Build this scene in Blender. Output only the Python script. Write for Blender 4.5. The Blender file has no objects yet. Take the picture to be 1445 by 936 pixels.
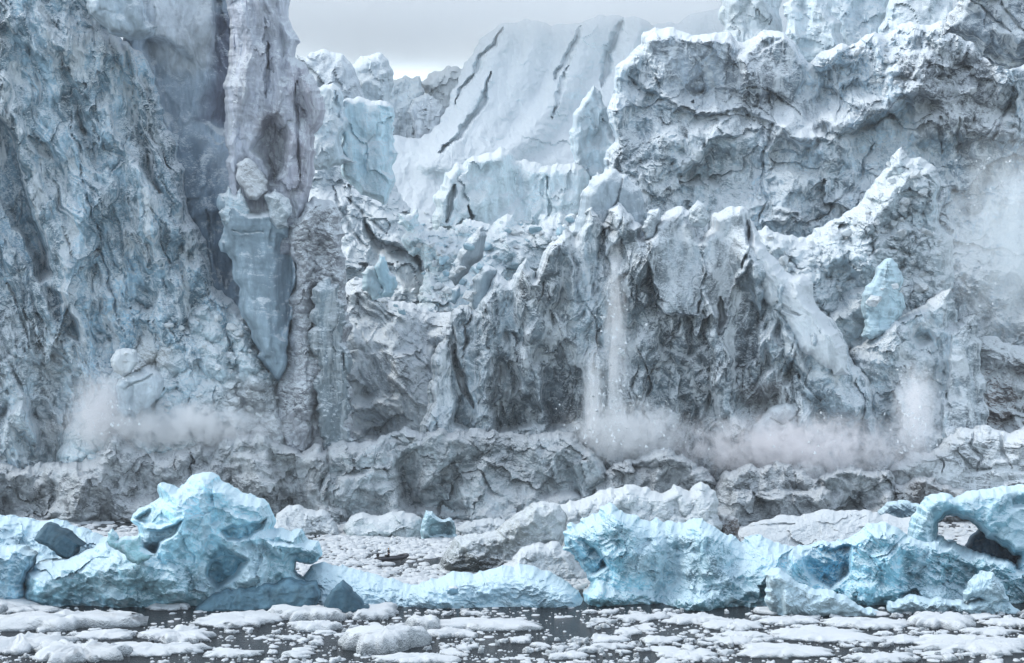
import bpy, bmesh, math, random
import numpy as np
from mathutils import Vector, Matrix, Euler

# ------------------------------------------------------------------ scene frame
W_PX, H_PX = 1445.0, 936.0
FOC = 2696.0                 # focal length in photo pixels
CX, HZ = 722.5, 468.0        # picture centre, horizon row
CAMH = 35.8                  # camera height over the water (ship's upper deck)
scene = bpy.context.scene
COL = scene.collection
R = math.radians

def at(px, py, D):
    return Vector(((px-CX)/FOC*D, D, CAMH-(py-HZ)/FOC*D))
def water_d(py):
    return CAMH*FOC/(py-HZ)

def tag(o, label=None, cat=None, group=None, kind=None):
    if label: o['label'] = label
    if cat: o['category'] = cat
    if group: o['group'] = group
    if kind: o['kind'] = kind
    return o

# ------------------------------------------------------------------ noise (numpy)
def _h(ix, iy, s):
    with np.errstate(over='ignore'):
        h = (ix.astype(np.int64)*374761393 + iy.astype(np.int64)*668265263 + int(s)*2147483647) & 0xffffffff
        h = (h ^ (h >> 13))*1274126177 & 0xffffffff
        h = (h ^ (h >> 16))*2246822519 & 0xffffffff
        return (h ^ (h >> 15)) & 0xffffffff
def _r(ix, iy, s):
    return _h(ix, iy, s)/4294967296.0
def gn(x, y, s=0):
    x0 = np.floor(x); y0 = np.floor(y)
    fx = x-x0; fy = y-y0
    u = fx*fx*fx*(fx*(fx*6-15)+10); v = fy*fy*fy*(fy*(fy*6-15)+10)
    def g(dx, dy):
        a = _r(x0+dx, y0+dy, s)*(2*math.pi)
        return np.cos(a)*(fx-dx)+np.sin(a)*(fy-dy)
    a = g(0,0); b = g(1,0); c = g(0,1); d = g(1,1)
    return 1.5*((a+(b-a)*u)*(1-v)+(c+(d-c)*u)*v)
def tri(x, y, s=0):
    """piecewise flat noise: random heights on a skewed lattice joined by plane triangles (fracture facets)"""
    k = .3660254*(x+y); x = x+k; y = y+k
    x0 = np.floor(x); y0 = np.floor(y); fx = x-x0; fy = y-y0
    h00 = _r(x0,y0,s); h11 = _r(x0+1,y0+1,s)
    up = fx > fy
    hm = np.where(up, _r(x0+1,y0,s), _r(x0,y0+1,s))
    hi = np.maximum(fx,fy); lo = np.minimum(fx,fy)
    return 2*(h00*(1-hi)+hm*(hi-lo)+h11*lo)-1
def trif(x, y, o=4, s=0, gain=.5, rid=False):
    wx = x+.45*tri(x*.9+3.1, y*.9, s+91); wy = y+.45*tri(x*.9, y*.9+7.7, s+92)
    r = 0; a = 1.; f = 1.
    for k in range(o):
        q = .7+1.9*k; cq, sq = math.cos(q), math.sin(q)
        n = tri((wx*cq-wy*sq)*f+11.3*k, (wx*sq+wy*cq)*f, s+k)
        r = r+a*((.5-np.abs(n))*1.5 if rid else n); a *= gain; f *= 2.1
    return r
def fbm(x, y, o=4, s=0, gain=.5):
    r = 0; a = 1.; f = 1.
    for k in range(o):
        r = r+a*gn(x*f+17.3*k, y*f-9.1*k, s+k); a *= gain; f *= 2.03
    return r
def ridged(x, y, o=4, s=0, gain=.5):
    r = 0; a = 1.; f = 1.
    for k in range(o):
        n = 1-np.abs(gn(x*f+5.3*k, y*f+7.7*k, s+k))*1.6
        r = r+a*(n*n-.45); a *= gain; f *= 2.05
    return r
def voro(x, y, s=0, jit=.9):
    x0 = np.floor(x); y0 = np.floor(y)
    f1 = np.full(x.shape, 9.); f2 = np.full(x.shape, 9.)
    ci = np.zeros(x.shape); cj = np.zeros(x.shape)
    dx1 = np.zeros(x.shape); dy1 = np.zeros(x.shape)
    for i in (-1,0,1):
        for j in (-1,0,1):
            ix = x0+i; iy = y0+j
            qx = ix+.5+jit*(_r(ix,iy,s)-.5); qy = iy+.5+jit*(_r(ix,iy,s+77)-.5)
            dx = x-qx; dy = y-qy; d = dx*dx+dy*dy
            m = d < f1
            f2 = np.where(m, f1, np.minimum(f2, d))
            f1 = np.where(m, d, f1)
            ci = np.where(m, ix, ci); cj = np.where(m, iy, cj)
            dx1 = np.where(m, dx, dx1); dy1 = np.where(m, dy, dy1)
    return np.sqrt(f1), np.sqrt(f2), ci, cj, dx1, dy1
def plates(x, y, s, tilt=1.0, up=0.0):
    """broken facets: each cell is a plane of its own depth and tilt"""
    wx = x+.22*fbm(x*1.7, y*1.7, 3, s+5); wy = y+.22*fbm(x*1.7+9, y*1.7, 3, s+6)
    f1, f2, ci, cj, dx, dy = voro(wx, wy, s)
    r = (_r(ci, cj, s+11)-.5)*.75*sstep(0, .22, f2-f1)
    a = (_r(ci, cj, s+12)-.5)*2; b = (_r(ci, cj, s+13)-.5)*2+up
    return r+tilt*(a*dx-b*dy)
def lumps(x, y, s):
    wx = x+.15*fbm(x*2, y*2, 2, s+5); wy = y+.15*fbm(x*2+9, y*2, 2, s+6)
    f1, f2, ci, cj, dx, dy = voro(wx, wy, s)
    size = .55+.45*_r(ci, cj, s+3)
    return size*np.sqrt(np.clip(1-(f1/.72)**2, 0, 1))
def sstep(a, b, x):
    t = np.clip((x-a)/(b-a), 0, 1); return t*t*(3-2*t)

# ------------------------------------------------------------------ outlines
def P(s):
    return [tuple(float(v) for v in p.split(',')) for p in s.split()]
def crag(poly, amt, seed, mind=5.0):
    """fractal outline: midpoint displacement"""
    rnd = random.Random(seed)
    pts = list(poly)
    while True:
        out = []; n = len(pts); done = True
        for i in range(n):
            a = pts[i]; b = pts[(i+1) % n]; out.append(a)
            L = math.hypot(b[0]-a[0], b[1]-a[1])
            if L > mind:
                done = done and L < 2*mind
                t = .5+rnd.uniform(-.15,.15); k = rnd.gauss(0, 1)*amt*min(L, 60)
                out.append((a[0]+(b[0]-a[0])*t-(b[1]-a[1])/L*k, a[1]+(b[1]-a[1])*t+(b[0]-a[0])/L*k))
        pts = out
        if done or len(pts) > 1500: return pts
def poly_sd(x, y, poly, closed=True):
    """signed distance (inside > 0) and nearest point"""
    n = len(poly); best = np.full(x.shape, 1e18); nx = np.zeros(x.shape); ny = np.zeros(x.shape)
    ins = np.zeros(x.shape, bool)
    for i in range(n if closed else n-1):
        ax, ay = poly[i]; bx, by = poly[(i+1) % n]
        ex, ey = bx-ax, by-ay; l2 = ex*ex+ey*ey+1e-12
        t = np.clip(((x-ax)*ex+(y-ay)*ey)/l2, 0, 1)
        qx = ax+t*ex; qy = ay+t*ey; d = (x-qx)**2+(y-qy)**2
        m = d < best
        best = np.where(m, d, best); nx = np.where(m, qx, nx); ny = np.where(m, qy, ny)
        if closed and ay != by:
            c = ((ay > y) != (by > y)) & (x < (bx-ax)*(y-ay)/(by-ay)+ax)
            ins ^= c
    d = np.sqrt(best)
    return (np.where(ins, d, -d) if closed else d), nx, ny

# ------------------------------------------------------------------ ice masses
def feat_eval(off, px, py, mx, mz, feats, seed):
    """authored relief, metres towards the viewer"""
    wob = 2.2
    qx = px+wob*fbm(mx*.35, mz*.35, 3, seed+31); qy = py+wob*fbm(mx*.35+40, mz*.35, 3, seed+32)
    for f in feats:
        k = f[0]
        if k == 'facet':                     # (poly, amp, gx, gy, soft)   a tilted plane
            _, poly, amp, gx, gy, soft = f
            poly = P(poly); cx = sum(p[0] for p in poly)/len(poly); cy = sum(p[1] for p in poly)/len(poly)
            sd, _, _ = poly_sd(qx, qy, poly)
            off = off+sstep(-soft, soft, sd)*(amp+gx*(qx-cx)/100+gy*(qy-cy)/100)
        elif k == 'ridge':                   # (line, amp, width)  sharp tent
            sd, _, _ = poly_sd(qx, qy, P(f[1]), False)
            off = off+f[2]*np.clip(1-sd/(f[3]*1.5), 0, 1)*(.75+.5*fbm(mx/9, mz/9, 2, seed+41))
        elif k == 'round':
            sd, _, _ = poly_sd(qx, qy, P(f[1]), False)
            t = np.clip(1-sd/f[3], 0, 1); off = off+f[2]*t*t*(3-2*t)
        elif k == 'crack':                   # (line, depth, width)
            L = P(f[1]); sd, ax, ay = poly_sd(px+.8*(qx-px), py+.8*(qy-py), L, False)
            d0 = np.hypot(ax-L[0][0], ay-L[0][1]); d1 = np.hypot(ax-L[-1][0], ay-L[-1][1]); tt = d0/(d0+d1+1e-6)
            wd = f[3]*(.25+.95*np.sin(math.pi*np.clip(tt, .02, .98))**.7)*(.8+.6*gn(mx*.35, mz*.35, seed+43))
            off = off-f[2]*np.clip(1.5-1.5*sd/np.maximum(wd, .4), 0, 1)
        elif k == 'ledge':                   # (line, drop, fade) region just under the line recedes by drop, fading over fade px
            L = P(f[1]); xs = [p[0] for p in L]; ys = [p[1] for p in L]
            yl = np.interp(qx, xs, ys)
            inx = sstep(xs[0]-4, xs[0]+12, qx)*(1-sstep(xs[-1]-12, xs[-1]+4, qx))
            t = (qy-yl)
            off = off-f[2]*inx*sstep(0, 5, t)*(1-sstep(f[3]*.3, f[3], t))
            off = off+f[2]*.6*inx*np.exp(-np.clip(-t, 0, None)/14)*(t < 0)+f[2]*.6*inx*(t >= 0)*(1-sstep(0, 5, t))
    return off
def noise_eval(off, px, py, mx, mz, noise, seed):
    for n in noise:
        k = n[0]; w = 1.0
        if len(n) > 4 and n[4] is not None:
            sd, _, _ = poly_sd(px+6*fbm(mx*.15, mz*.15, 2, seed+3), py+6*fbm(mx*.15+7, mz*.15, 2, seed+4), P(n[4]))
            w = sstep(-10, 14, sd)
        amp, sc, ex = n[1], n[2], n[3]
        if k in ('plates', 'ridged') and sc < 5: amp = amp*.8
        if k == 'plates' and sc > 5.5: amp = amp*1.35
        if k == 'shear' and sc < 5: amp = amp*.65
        if k == 'fbm' and sc < 3.2: amp = amp*.6
        if k in ('plates', 'lumps') and sc < 5 and len(n) < 5:      # broken patches and smoother patches
            w = .12+1.0*sstep(-.25, .55, fbm(mx/16+sc, mz/22, 3, seed+301+int(sc)))
        elif k in ('shear', 'fbm', 'ridged') and sc < 9:
            w = .35+.9*sstep(-.4, .5, fbm(mx/20-sc, mz/26, 2, seed+351))
        if k == 'fbm':      # ex = vertical stretch
            off = off+w*amp*trif(mx/sc, mz/(sc*ex), 5, seed+101)
        elif k == 'ridged':
            off = off+w*amp*trif(mx/sc, mz/(sc*ex), 5, seed+111, .55, True)
        elif k == 'shear':  # fluting running down to the right, ex = (stretch, shear)
            st, sh = ex
            wx = mx+mz*sh+sc*.4*fbm(mx/sc/2, mz/sc/3, 3, seed)
            off = off+w*amp*trif(wx/sc, mz/(sc*st), 4, seed+121, .5, True)
        elif k == 'plates': # ex = (stretch, up-tilt)
            st, up = ex
            off = off+w*amp*(.45*plates(mx/sc, mz/(sc*st), seed+131+int(sc*7), 1.3, up)+.8*trif(mx/sc*.8, mz/(sc*st)*.8, 3, seed+135+int(sc*7)))
        elif k == 'lumps':
            off = off+w*amp*lumps(mx/sc, mz/(sc*ex), seed+141+int(sc*7))
        elif k == 'scallop':
            wx = mx/sc+.3*fbm(mx/sc, mz/sc, 2, seed+5); wz = mz/(sc*ex)+.3*fbm(mx/sc+8, mz/sc, 2, seed+6)
            f1 = voro(wx, wz, seed+151+int(sc*7))[0]
            off = off+w*amp*(np.minimum(f1, .75)**2*1.8-.5)
        elif k == 'veins':  # long wandering splits, ex = (stretch, shear)
            st, sh = ex
            q = fbm((mx+mz*sh)/sc, mz/(sc*st), 4, seed+171)
            on = sstep(-.1, .35, fbm(mx/(sc*1.3), mz/(sc*1.6), 2, seed+172))
            off = off-amp*on*np.exp(-(q/.035)**2)
        elif k == 'strat':  # bedding: ex = slope
            t = mz+ex*mx+sc*.8*fbm(mx/(sc*9), mz/(sc*9), 3, seed+7)
            off = off+w*amp*(gn(t/sc, t*0+3.3, seed+161)+.5*gn(t/sc*2.7, t*0+1.3, seed+162))
    return off

def new_mesh_object(name, verts, quads, mat, smooth=True, parent=None, cols=None):
    me = bpy.data.meshes.new(name)
    nv, nq = len(verts), len(quads)
    me.vertices.add(nv); me.vertices.foreach_set('co', np.asarray(verts, np.float32).ravel())
    me.loops.add(nq*4); me.polygons.add(nq)
    me.loops.foreach_set('vertex_index', np.asarray(quads, np.int32).ravel())
    me.polygons.foreach_set('loop_start', np.arange(0, nq*4, 4, dtype=np.int32))
    me.polygons.foreach_set('use_smooth', np.full(nq, smooth))
    me.update(calc_edges=True)
    if cols is not None:
        a = me.color_attributes.new('Ice', 'FLOAT_COLOR', 'POINT')
        c = np.ones((nv, 4), np.float32); c[:, :3] = cols
        a.data.foreach_set('color', c.ravel())
    me.validate()
    me.materials.append(mat)
    o = bpy.data.objects.new(name, me); COL.objects.link(o)
    if parent: o.parent = parent
    return o

FLAT = {'wall_ice', 'pillar_ice', 'shade_tint_ice', 'rubble_snow', 'dusty_ice', 'white_ice', 'berg_ice', 'snow_slope'}
_seed = [10]
def mass(name, label, cat, D, outline, T, W, mat, col, feats=(), noise=(), lean=0.0, step=2.0, rough=.10,
         tints=(), group=None, kind=None, warp=.5, backT=None, parent=None, under=0.0, calm=()):
    _seed[0] += 13; seed = _seed[0]
    poly = crag(P(outline), rough, seed)
    xs = np.array([p[0] for p in poly]); ys = np.array([p[1] for p in poly])
    x0, x1, y0, y1 = xs.min()-step, xs.max()+step, ys.min()-step, ys.max()+step
    nx = int((x1-x0)/step)+2; ny = int((y1-y0)/step)+2
    GX, GY = np.meshgrid(x0+np.arange(nx)*step, y0+np.arange(ny)*step)
    sd, qx, qy = poly_sd(GX.ravel(), GY.ravel(), poly)
    sd = sd.reshape(ny, nx); ins = sd > 0
    cell = ins[:-1,:-1]|ins[1:,:-1]|ins[:-1,1:]|ins[1:,1:]
    used = np.zeros((ny, nx), bool)
    used[:-1,:-1] |= cell; used[1:,:-1] |= cell; used[:-1,1:] |= cell; used[1:,1:] |= cell
    idx = np.full((ny, nx), -1, np.int64); u = used.ravel()
    idx.ravel()[u] = np.arange(u.sum())
    px = np.where(ins.ravel(), GX.ravel(), qx)[u]; py = np.where(ins.ravel(), GY.ravel(), qy)[u]
    s = np.clip(sd.ravel()[u], 0, None); inn = ins.ravel()[u]
    mx = (px-CX)/FOC*D; mz = CAMH-(py-HZ)/FOC*D
    zb = CAMH-(ys.max()-HZ)/FOC*D
    t = np.clip(s/W, 0, 1); prof = np.sqrt(np.clip(1-(1-t)**2, 0, 1))
    lean_off = -lean*(mz-zb)
    off = feat_eval(np.zeros_like(px), px, py, mx, mz, feats, seed)
    nz = noise_eval(np.zeros_like(px), px, py, mx, mz, noise, seed)
    for (cp, ca) in calm:                    # clean fracture planes: little relief of their own
        w1 = 2.5*trif(mx*.3, mz*.3, 3, seed+33)
        nz = nz*(1-ca*sstep(-2.5, 2.5, poly_sd(px+w1, py+w1, P(cp))[0]))
    off = off+nz
    if under:                                # wave-cut notch at the waterline
        off = off-under*np.exp(-((mz-(CAMH-CAMH*D/(D-T)) )/.7)**2)
    edge = .35+.65*sstep(0, 10, s)
    Dv = D-lean_off-T*prof-off*edge
    iw = sstep(0, 8, s)
    X = (px-CX)/FOC*Dv + warp*iw*fbm(mx*.22, mz*.22, 4, seed+201, .42)
    Z = CAMH-(py-HZ)/FOC*Dv + warp*iw*fbm(mx*.22+50, mz*.22, 4, seed+202, .42)
    V = np.stack([X, Dv, Z], 1)
    c = np.tile(np.array(col, np.float32), (len(px), 1))
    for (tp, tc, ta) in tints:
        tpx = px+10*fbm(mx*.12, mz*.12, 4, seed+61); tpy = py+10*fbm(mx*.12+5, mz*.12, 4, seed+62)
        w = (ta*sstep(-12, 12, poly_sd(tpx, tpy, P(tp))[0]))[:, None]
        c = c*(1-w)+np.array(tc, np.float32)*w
    I = idx
    q = np.stack([I[:-1,:-1][cell], I[1:,:-1][cell], I[1:,1:][cell], I[:-1,1:][cell]], 1)
    # back half: same rim, bulging away
    Tb = T*.7 if backT is None else backT
    bi = np.arange(len(px)); bsel = inn
    bmap = bi.copy(); bmap[bsel] = len(px)+np.arange(bsel.sum())
    De = D-lean_off
    Yb = (De+Tb*prof+.5+.6*fbm(mx*.2, mz*.2, 3, seed+71))[bsel]
    Xb = ((px-CX)/FOC*De)[bsel]; Zb = (CAMH-(py-HZ)/FOC*De)[bsel]
    VB = np.stack([Xb, Yb, Zb], 1)
    qb = bmap[q][:, ::-1]
    keep = (bmap[q] != q).any(1)
    o = new_mesh_object(name, np.concatenate([V, VB]), np.concatenate([q, qb[keep]]), mat, mat.name not in FLAT, parent,
                        np.concatenate([c, c[bsel]]))
    tag(o, label, cat, group, kind)
    return o

# ------------------------------------------------------------------ node helpers
def new_mat(name):
    m = bpy.data.materials.new(name); m.use_nodes = True
    return m, m.node_tree.nodes, m.node_tree.links, m.node_tree.nodes['Principled BSDF']
def nd(N, t, **kw):
    n = N.new(t)
    for k, v in kw.items(): setattr(n, k, v)
    return n
def math_n(N, L, op, a, b=None):
    n = N.new('ShaderNodeMath'); n.operation = op
    for i, v in enumerate((a, b)):
        if v is None: continue
        if isinstance(v, (int, float)): n.inputs[i].default_value = v
        else: L.new(v, n.inputs[i])
    return n.outputs[0]
def map_n(N, L, v, a, b, c=0., d=1., clamp=True):
    n = N.new('ShaderNodeMapRange'); n.clamp = clamp; n.interpolation_type = 'SMOOTHSTEP' if clamp else 'LINEAR'
    L.new(v, n.inputs[0])
    for i, x in enumerate((a, b, c, d)): n.inputs[1+i].default_value = x
    return n.outputs[0]
def mix_n(N, L, f, a, b, mode='MIX'):
    n = N.new('ShaderNodeMix'); n.data_type = 'RGBA'; n.blend_type = mode
    for i, v in ((0, f), (6, a), (7, b)):
        if isinstance(v, (int, float)): n.inputs[i].default_value = v
        elif isinstance(v, tuple): n.inputs[i].default_value = (*v, 1)
        else: L.new(v, n.inputs[i])
    return n.outputs[2]
def noise_n(N, L, vec, scale, detail=6, rough=.55, dist=0.):
    n = N.new('ShaderNodeTexNoise'); L.new(vec, n.inputs['Vector'])
    n.inputs['Scale'].default_value = scale; n.inputs['Detail'].default_value = detail
    n.inputs['Roughness'].default_value = rough; n.inputs['Distortion'].default_value = dist
    return n.outputs['Fac']

def ice_mat(name, snow=(.60,.645,.67), s0=.25, s1=.6, bump=.6, bsc=(.5,2.2), streak=.0, dirt=.0, dirtcol=(.10,.095,.09),
            var=.35, rough=.8, powder=0., stretch=(1,1,.35), speck=0.0, vein=.0):
    m, N, L, B = new_mat(name)
    pos = nd(N, 'ShaderNodeNewGeometry')
    mp = nd(N, 'ShaderNodeMapping'); mp.inputs['Scale'].default_value = stretch; L.new(pos.outputs['Position'], mp.inputs['Vector'])
    att = nd(N, 'ShaderNodeAttribute', attribute_name='Ice')
    big = noise_n(N, L, mp.outputs[0], .06, 6, .6, .4)
    mid = noise_n(N, L, mp.outputs[0], .45, 8, .62, .6)
    fine = noise_n(N, L, pos.outputs['Position'], 2.6, 6, .65)
    v = map_n(N, L, mid, .3, .7, 1-var, 1+var*.7)
    v2 = map_n(N, L, big, .32, .68, 1-var, 1+var*.7)
    vv = math_n(N, L, 'MULTIPLY', v, v2)
    cc = nd(N, 'ShaderNodeVectorMath', operation='SCALE'); L.new(att.outputs['Color'], cc.inputs[0]); L.new(vv, cc.inputs['Scale'])
    col = cc.outputs[0]
    if dirt:
        dm = noise_n(N, L, mp.outputs[0], .22, 9, .7, 1.2)
        dmask = map_n(N, L, dm, .56, .72, 0, dirt)
        col = mix_n(N, L, dmask, col, dirtcol)
    if powder:
        pm = noise_n(N, L, mp.outputs[0], .2, 12, .74, .8)
        col = mix_n(N, L, map_n(N, L, pm, .50, .585, 0, powder), col, snow)
    # bump
    h1 = noise_n(N, L, mp.outputs[0], bsc[0], 9, .62, .5)
    vn = N.new('ShaderNodeTexVoronoi'); vn.inputs['Scale'].default_value = bsc[1]*.55; vn.inputs['Detail'].default_value = 3; vn.inputs['Roughness'].default_value = .65
    dv = nd(N, 'ShaderNodeVectorMath', operation='ADD'); L.new(pos.outputs['Position'], dv.inputs[0])
    dn = N.new('ShaderNodeTexNoise'); dn.inputs['Scale'].default_value = .9; dn.inputs['Detail'].default_value = 3; L.new(pos.outputs['Position'], dn.inputs['Vector']); L.new(dn.outputs['Color'], dv.inputs[1])
    L.new(dv.outputs[0], vn.inputs['Vector'])
    h2 = math_n(N, L, 'ADD', math_n(N, L, 'MULTIPLY', vn.outputs['Distance'], .9), math_n(N, L, 'MULTIPLY', noise_n(N, L, pos.outputs['Position'], bsc[1]*2, 6, .7, .2), .5))
    h = math_n(N, L, 'ADD', math_n(N, L, 'MULTIPLY', h1, .8), math_n(N, L, 'MULTIPLY', h2, .6))
    if streak:
        m2 = nd(N, 'ShaderNodeMapping'); m2.inputs['Scale'].default_value = (.15,.15,2.2); m2.inputs['Rotation'].default_value = (0, R(12), 0)
        L.new(pos.outputs['Position'], m2.inputs['Vector'])
        h = math_n(N, L, 'ADD', h, math_n(N, L, 'MULTIPLY', noise_n(N, L, m2.outputs[0], 1.0, 5, .6, .3), streak))
    bp = nd(N, 'ShaderNodeBump'); bp.inputs['Strength'].default_value = bump; bp.inputs['Distance'].default_value = .5
    L.new(h, bp.inputs['Height'])
    # snow lies where the ground is flat enough to hold it
    sx = nd(N, 'ShaderNodeSeparateXYZ'); L.new(bp.outputs[0], sx.inputs[0])
    nz = math_n(N, L, 'ADD', sx.outputs['Z'], math_n(N, L, 'ADD', math_n(N, L, 'MULTIPLY', math_n(N, L, 'SUBTRACT', mid, .5), .7), math_n(N, L, 'MULTIPLY', math_n(N, L, 'SUBTRACT', fine, .5), .8)))
    sm = map_n(N, L, nz, s0+(s1-s0)*.15, s1-(s1-s0)*.3)
    col = mix_n(N, L, sm, col, snow)
    if speck:
        sp = noise_n(N, L, pos.outputs['Position'], 1.6, 3, .8)
        col = mix_n(N, L, map_n(N, L, sp, .60, .68, 0, speck), col, snow)
    L.new(col, B.inputs['Base Color'])
    B.inputs['Roughness'].default_value = rough
    B.inputs['Specular IOR Level'].default_value = .12
    L.new(bp.outputs[0], B.inputs['Normal'])
    return m
# ------------------------------------------------------------------ materials
M_WALL  = ice_mat('wall_ice', snow=(.72,.765,.79), s0=.18, s1=.64, bump=.8, streak=.25, dirt=.3, var=.5, powder=.85)
M_SMOOTH= ice_mat('smooth_ice', s0=.35, s1=.8, bump=.40, streak=.35, dirt=.0, var=.25)
M_WALLP = ice_mat('pillar_ice', s0=.35, s1=.8, bump=.5, streak=.3, var=.25, powder=.45, stretch=(1,1,.25))
M_SHADETINT  = ice_mat('shade_tint_ice', s0=.5, s1=.85, bump=.7, var=.4, stretch=(1,1,1), bsc=(.8,3.))  # holds little snow, so the shade-tinted underside stays dark
M_SLOPE = ice_mat('snow_slope', snow=(.60,.64,.665), s0=.05, s1=.45, bump=.45, streak=.2, var=.15, bsc=(.25,1.2), stretch=(1,1,.6))
M_RUBBLE= ice_mat('rubble_snow', snow=(.70,.75,.775), s0=.10, s1=.60, bump=.8, dirt=.25, var=.35, stretch=(1,1,1))
M_DIRTY = ice_mat('dusty_ice', snow=(.56,.59,.61), s0=.32, s1=.8, bump=.9, dirt=.35, var=.5, powder=.5, stretch=(1,1,.8), speck=.4)
M_BERG  = ice_mat('berg_ice', snow=(.52,.66,.725), s0=.22, s1=.75, bump=.5, var=.45, powder=.6, stretch=(1,1,.8), bsc=(.7,3.))
M_WHITE = ice_mat('white_ice', s0=.0, s1=.5, bump=.7, var=.3, stretch=(1,1,1), bsc=(.8,3.))

GL=(.31,.45,.54); GLD=(.17,.23,.29); M_DARK=ice_mat('bare_dark_ice', s0=1.1, s1=1.6, bump=.5, streak=.25, var=.35)
PALE=(.52,.63,.69); LIL=(.50,.53,.60); TEAL=(.36,.52,.59)
BLUE=(.27,.51,.61); DEEP=(.07,.14,.21); DIRTY=(.33,.365,.39); SNOW=(.80,.83,.85); BRN=(.24,.22,.22); SLAB=(.24,.31,.38)

# ------------------------------------------------------------------ the glacier behind everything
mass('glacier', 'pale snow-covered glacier rising into the mist behind the ice cliffs', 'glacier', 470,
  '-260,740 -260,60 300,60 430,112 500,150 548,188 590,196 622,165 642,124 652,98 668,74 690,45 715,33 760,30 800,35 870,22 920,36 960,32 1000,15 1040,-30 1120,-60 1700,-80 1700,740',
  6, 30, M_SLOPE, (.62,.70,.74), lean=1.5, step=2.2, kind='structure', warp=.8, backT=30,
  feats=[('crack','713,39 696,63 680,81 667,109 653,123 643,148',5,6),
         ('crack','692,102 682,141 662,173 643,197 618,217',5.5,6),
         ('crack','819,39 808,67 798,85 784,113',5,8),('crack','880,22 868,53 858,74 852,123',6,8),
         ('round','716,36 690,110 650,180 608,228',6,30),('round','762,34 735,110 690,180 640,232',6,34),('round','835,36 800,120 750,185 700,225',7,36),('round','900,40 872,120 830,190',6,30),
         ('crack','802,92 790,130 780,166',3,5),
         ('round','905,40 880,100 870,170',2.5,26)],
  noise=[('fbm',1.6,24,1.5),('plates',.9,18,(1.6,.4)),('plates',.5,6,(1.4,.4)),('shear',.8,14,(4,-.5)),('strat',.3,3,.1),('fbm',.5,4,1.4)])

g_sk='pale ice towers on the misty skyline'
SK=dict(T=7, W=13, lean=.35, step=2, warp=.5)
def sk(label, D, o, col=PALE, **k):
    a=dict(SK); a.update(k)
    return mass('serac', label, 'ice tower', D, o, a['T'], a['W'], a.get('mat',M_WALLP), col, lean=a['lean'], step=2, group=g_sk,
        feats=a.get('feats',()), noise=a.get('noise',[('plates',3.,12,(1.4,.2)),('plates',1.8,5,(1.4,.2)),('fbm',.7,2.5,1.5),('strat',.2,1.6,.15)]))
sk('grey rounded ice tower on the skyline just right of the tall lilac pillar', 500,
   '418,77 448,72 483,76 497,92 508,118 520,160 520,240 415,240', (.42,.47,.52))
sk('square pale ice tower second from the tall pillar on the skyline', 520,
   '500,90 509,79 537,74 546,83 556,104 551,131 547,180 500,200 494,120', (.50,.58,.63))
sk('short flat-topped pale ice block in the skyline notch', 650,
   '556,112 572,106 593,108 600,130 604,270 540,270 546,140', (.52,.59,.64))
sk('rounded ice boulder leaning against the snow slope in the skyline notch', 632,
   '574,158 586,138 600,132 618,141 630,158 634,270 566,270', (.48,.52,.56))
sk('low snowy ice mound fading into mist above the rounded boulder', 660,
   '592,116 612,100 632,92 655,97 668,140 668,270 590,270', (.62,.66,.69), mat=M_SLOPE)
sk('striped pale ice tower at the top edge right of the open sky', 540,
   '1024,-40 1045,-50 1100,-40 1104,45 1090,80 1024,70', (.58,.66,.70))
sk('pointed pale ice tower with a vertical bedding face above the right cliff', 520,
   '1104,7 1125,-20 1160,-22 1172,0 1188,32 1193,62 1190,100 1110,100 1108,50', (.52,.61,.66), feats=[('ridge','1160,-20 1175,30 1180,90',4,20)])
sk('broad smooth pale ice wall at the top edge behind the pointed tower', 545,
   '1165,-50 1262,-50 1255,20 1245,70 1195,100 1180,60', (.50,.60,.66))
sk('pale blue ice shoulder with snow at the top edge left of the dark block', 500,
   '1255,0 1290,-30 1330,-30 1345,14 1340,60 1290,80 1236,80 1240,40', (.48,.57,.62), lean=.9)

mass('serac','pale fin-shaped ice tower beneath the big crevasse, beside the right cliff','ice tower',490,
  '808,162 822,140 838,120 851,145 861,176 870,197 872,233 850,250 815,245 807,215', 6, 9, M_WALLP, PALE,
  noise=[('plates',2.5,7,(1.6,.2)),('fbm',.6,3,1.5)], lean=.2)
mass('serac','rounded pale ice bulge with dark splits in the middle of the icefall','ice tower',470,
  '612,300 628,243 660,224 690,215 724,219 745,226 765,234 800,232 823,236 832,252 824,285 815,320 790,380 620,380 606,340', 9, 14, M_WALLP, (.56,.66,.70),
  feats=[('crack','640,262 634,290 628,312',4,6),('crack','664,290 664,330',5,4),('facet','765,236 800,234 823,238 822,270 812,292 775,290 768,260',2,0,-3,3),
         ('ridge','700,225 690,270 672,290',4,22),('ridge','725,225 745,270 740,300',3,24),('ridge','660,228 650,270 645,320',4,18),('crack','772,250 776,290 770,320',2.5,4)],
  noise=[('plates',4.,10,(2.,.2)),('plates',1.8,4,(1.6,.2)),('shear',1.4,7,(4,-.3)),('fbm',.5,3,1)], lean=.55, rough=.13)
mass('ice_debris','field of broken pale blue ice rubble filling the hollow above the central cliff','ice rubble',440,
  '560,300 590,295 640,318 700,312 760,318 820,300 850,330 820,360 760,390 700,430 690,470 620,470 590,420 580,360', 8, 30, M_RUBBLE, (.52,.66,.72),
  noise=[('lumps',3.2,5.5,1),('lumps',1.8,2.6,1),('lumps',.9,1.3,1),('fbm',2,14,1),('plates',2,6,(1,.3))], lean=.9, step=1.5, warp=.4, rough=.25)

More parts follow.
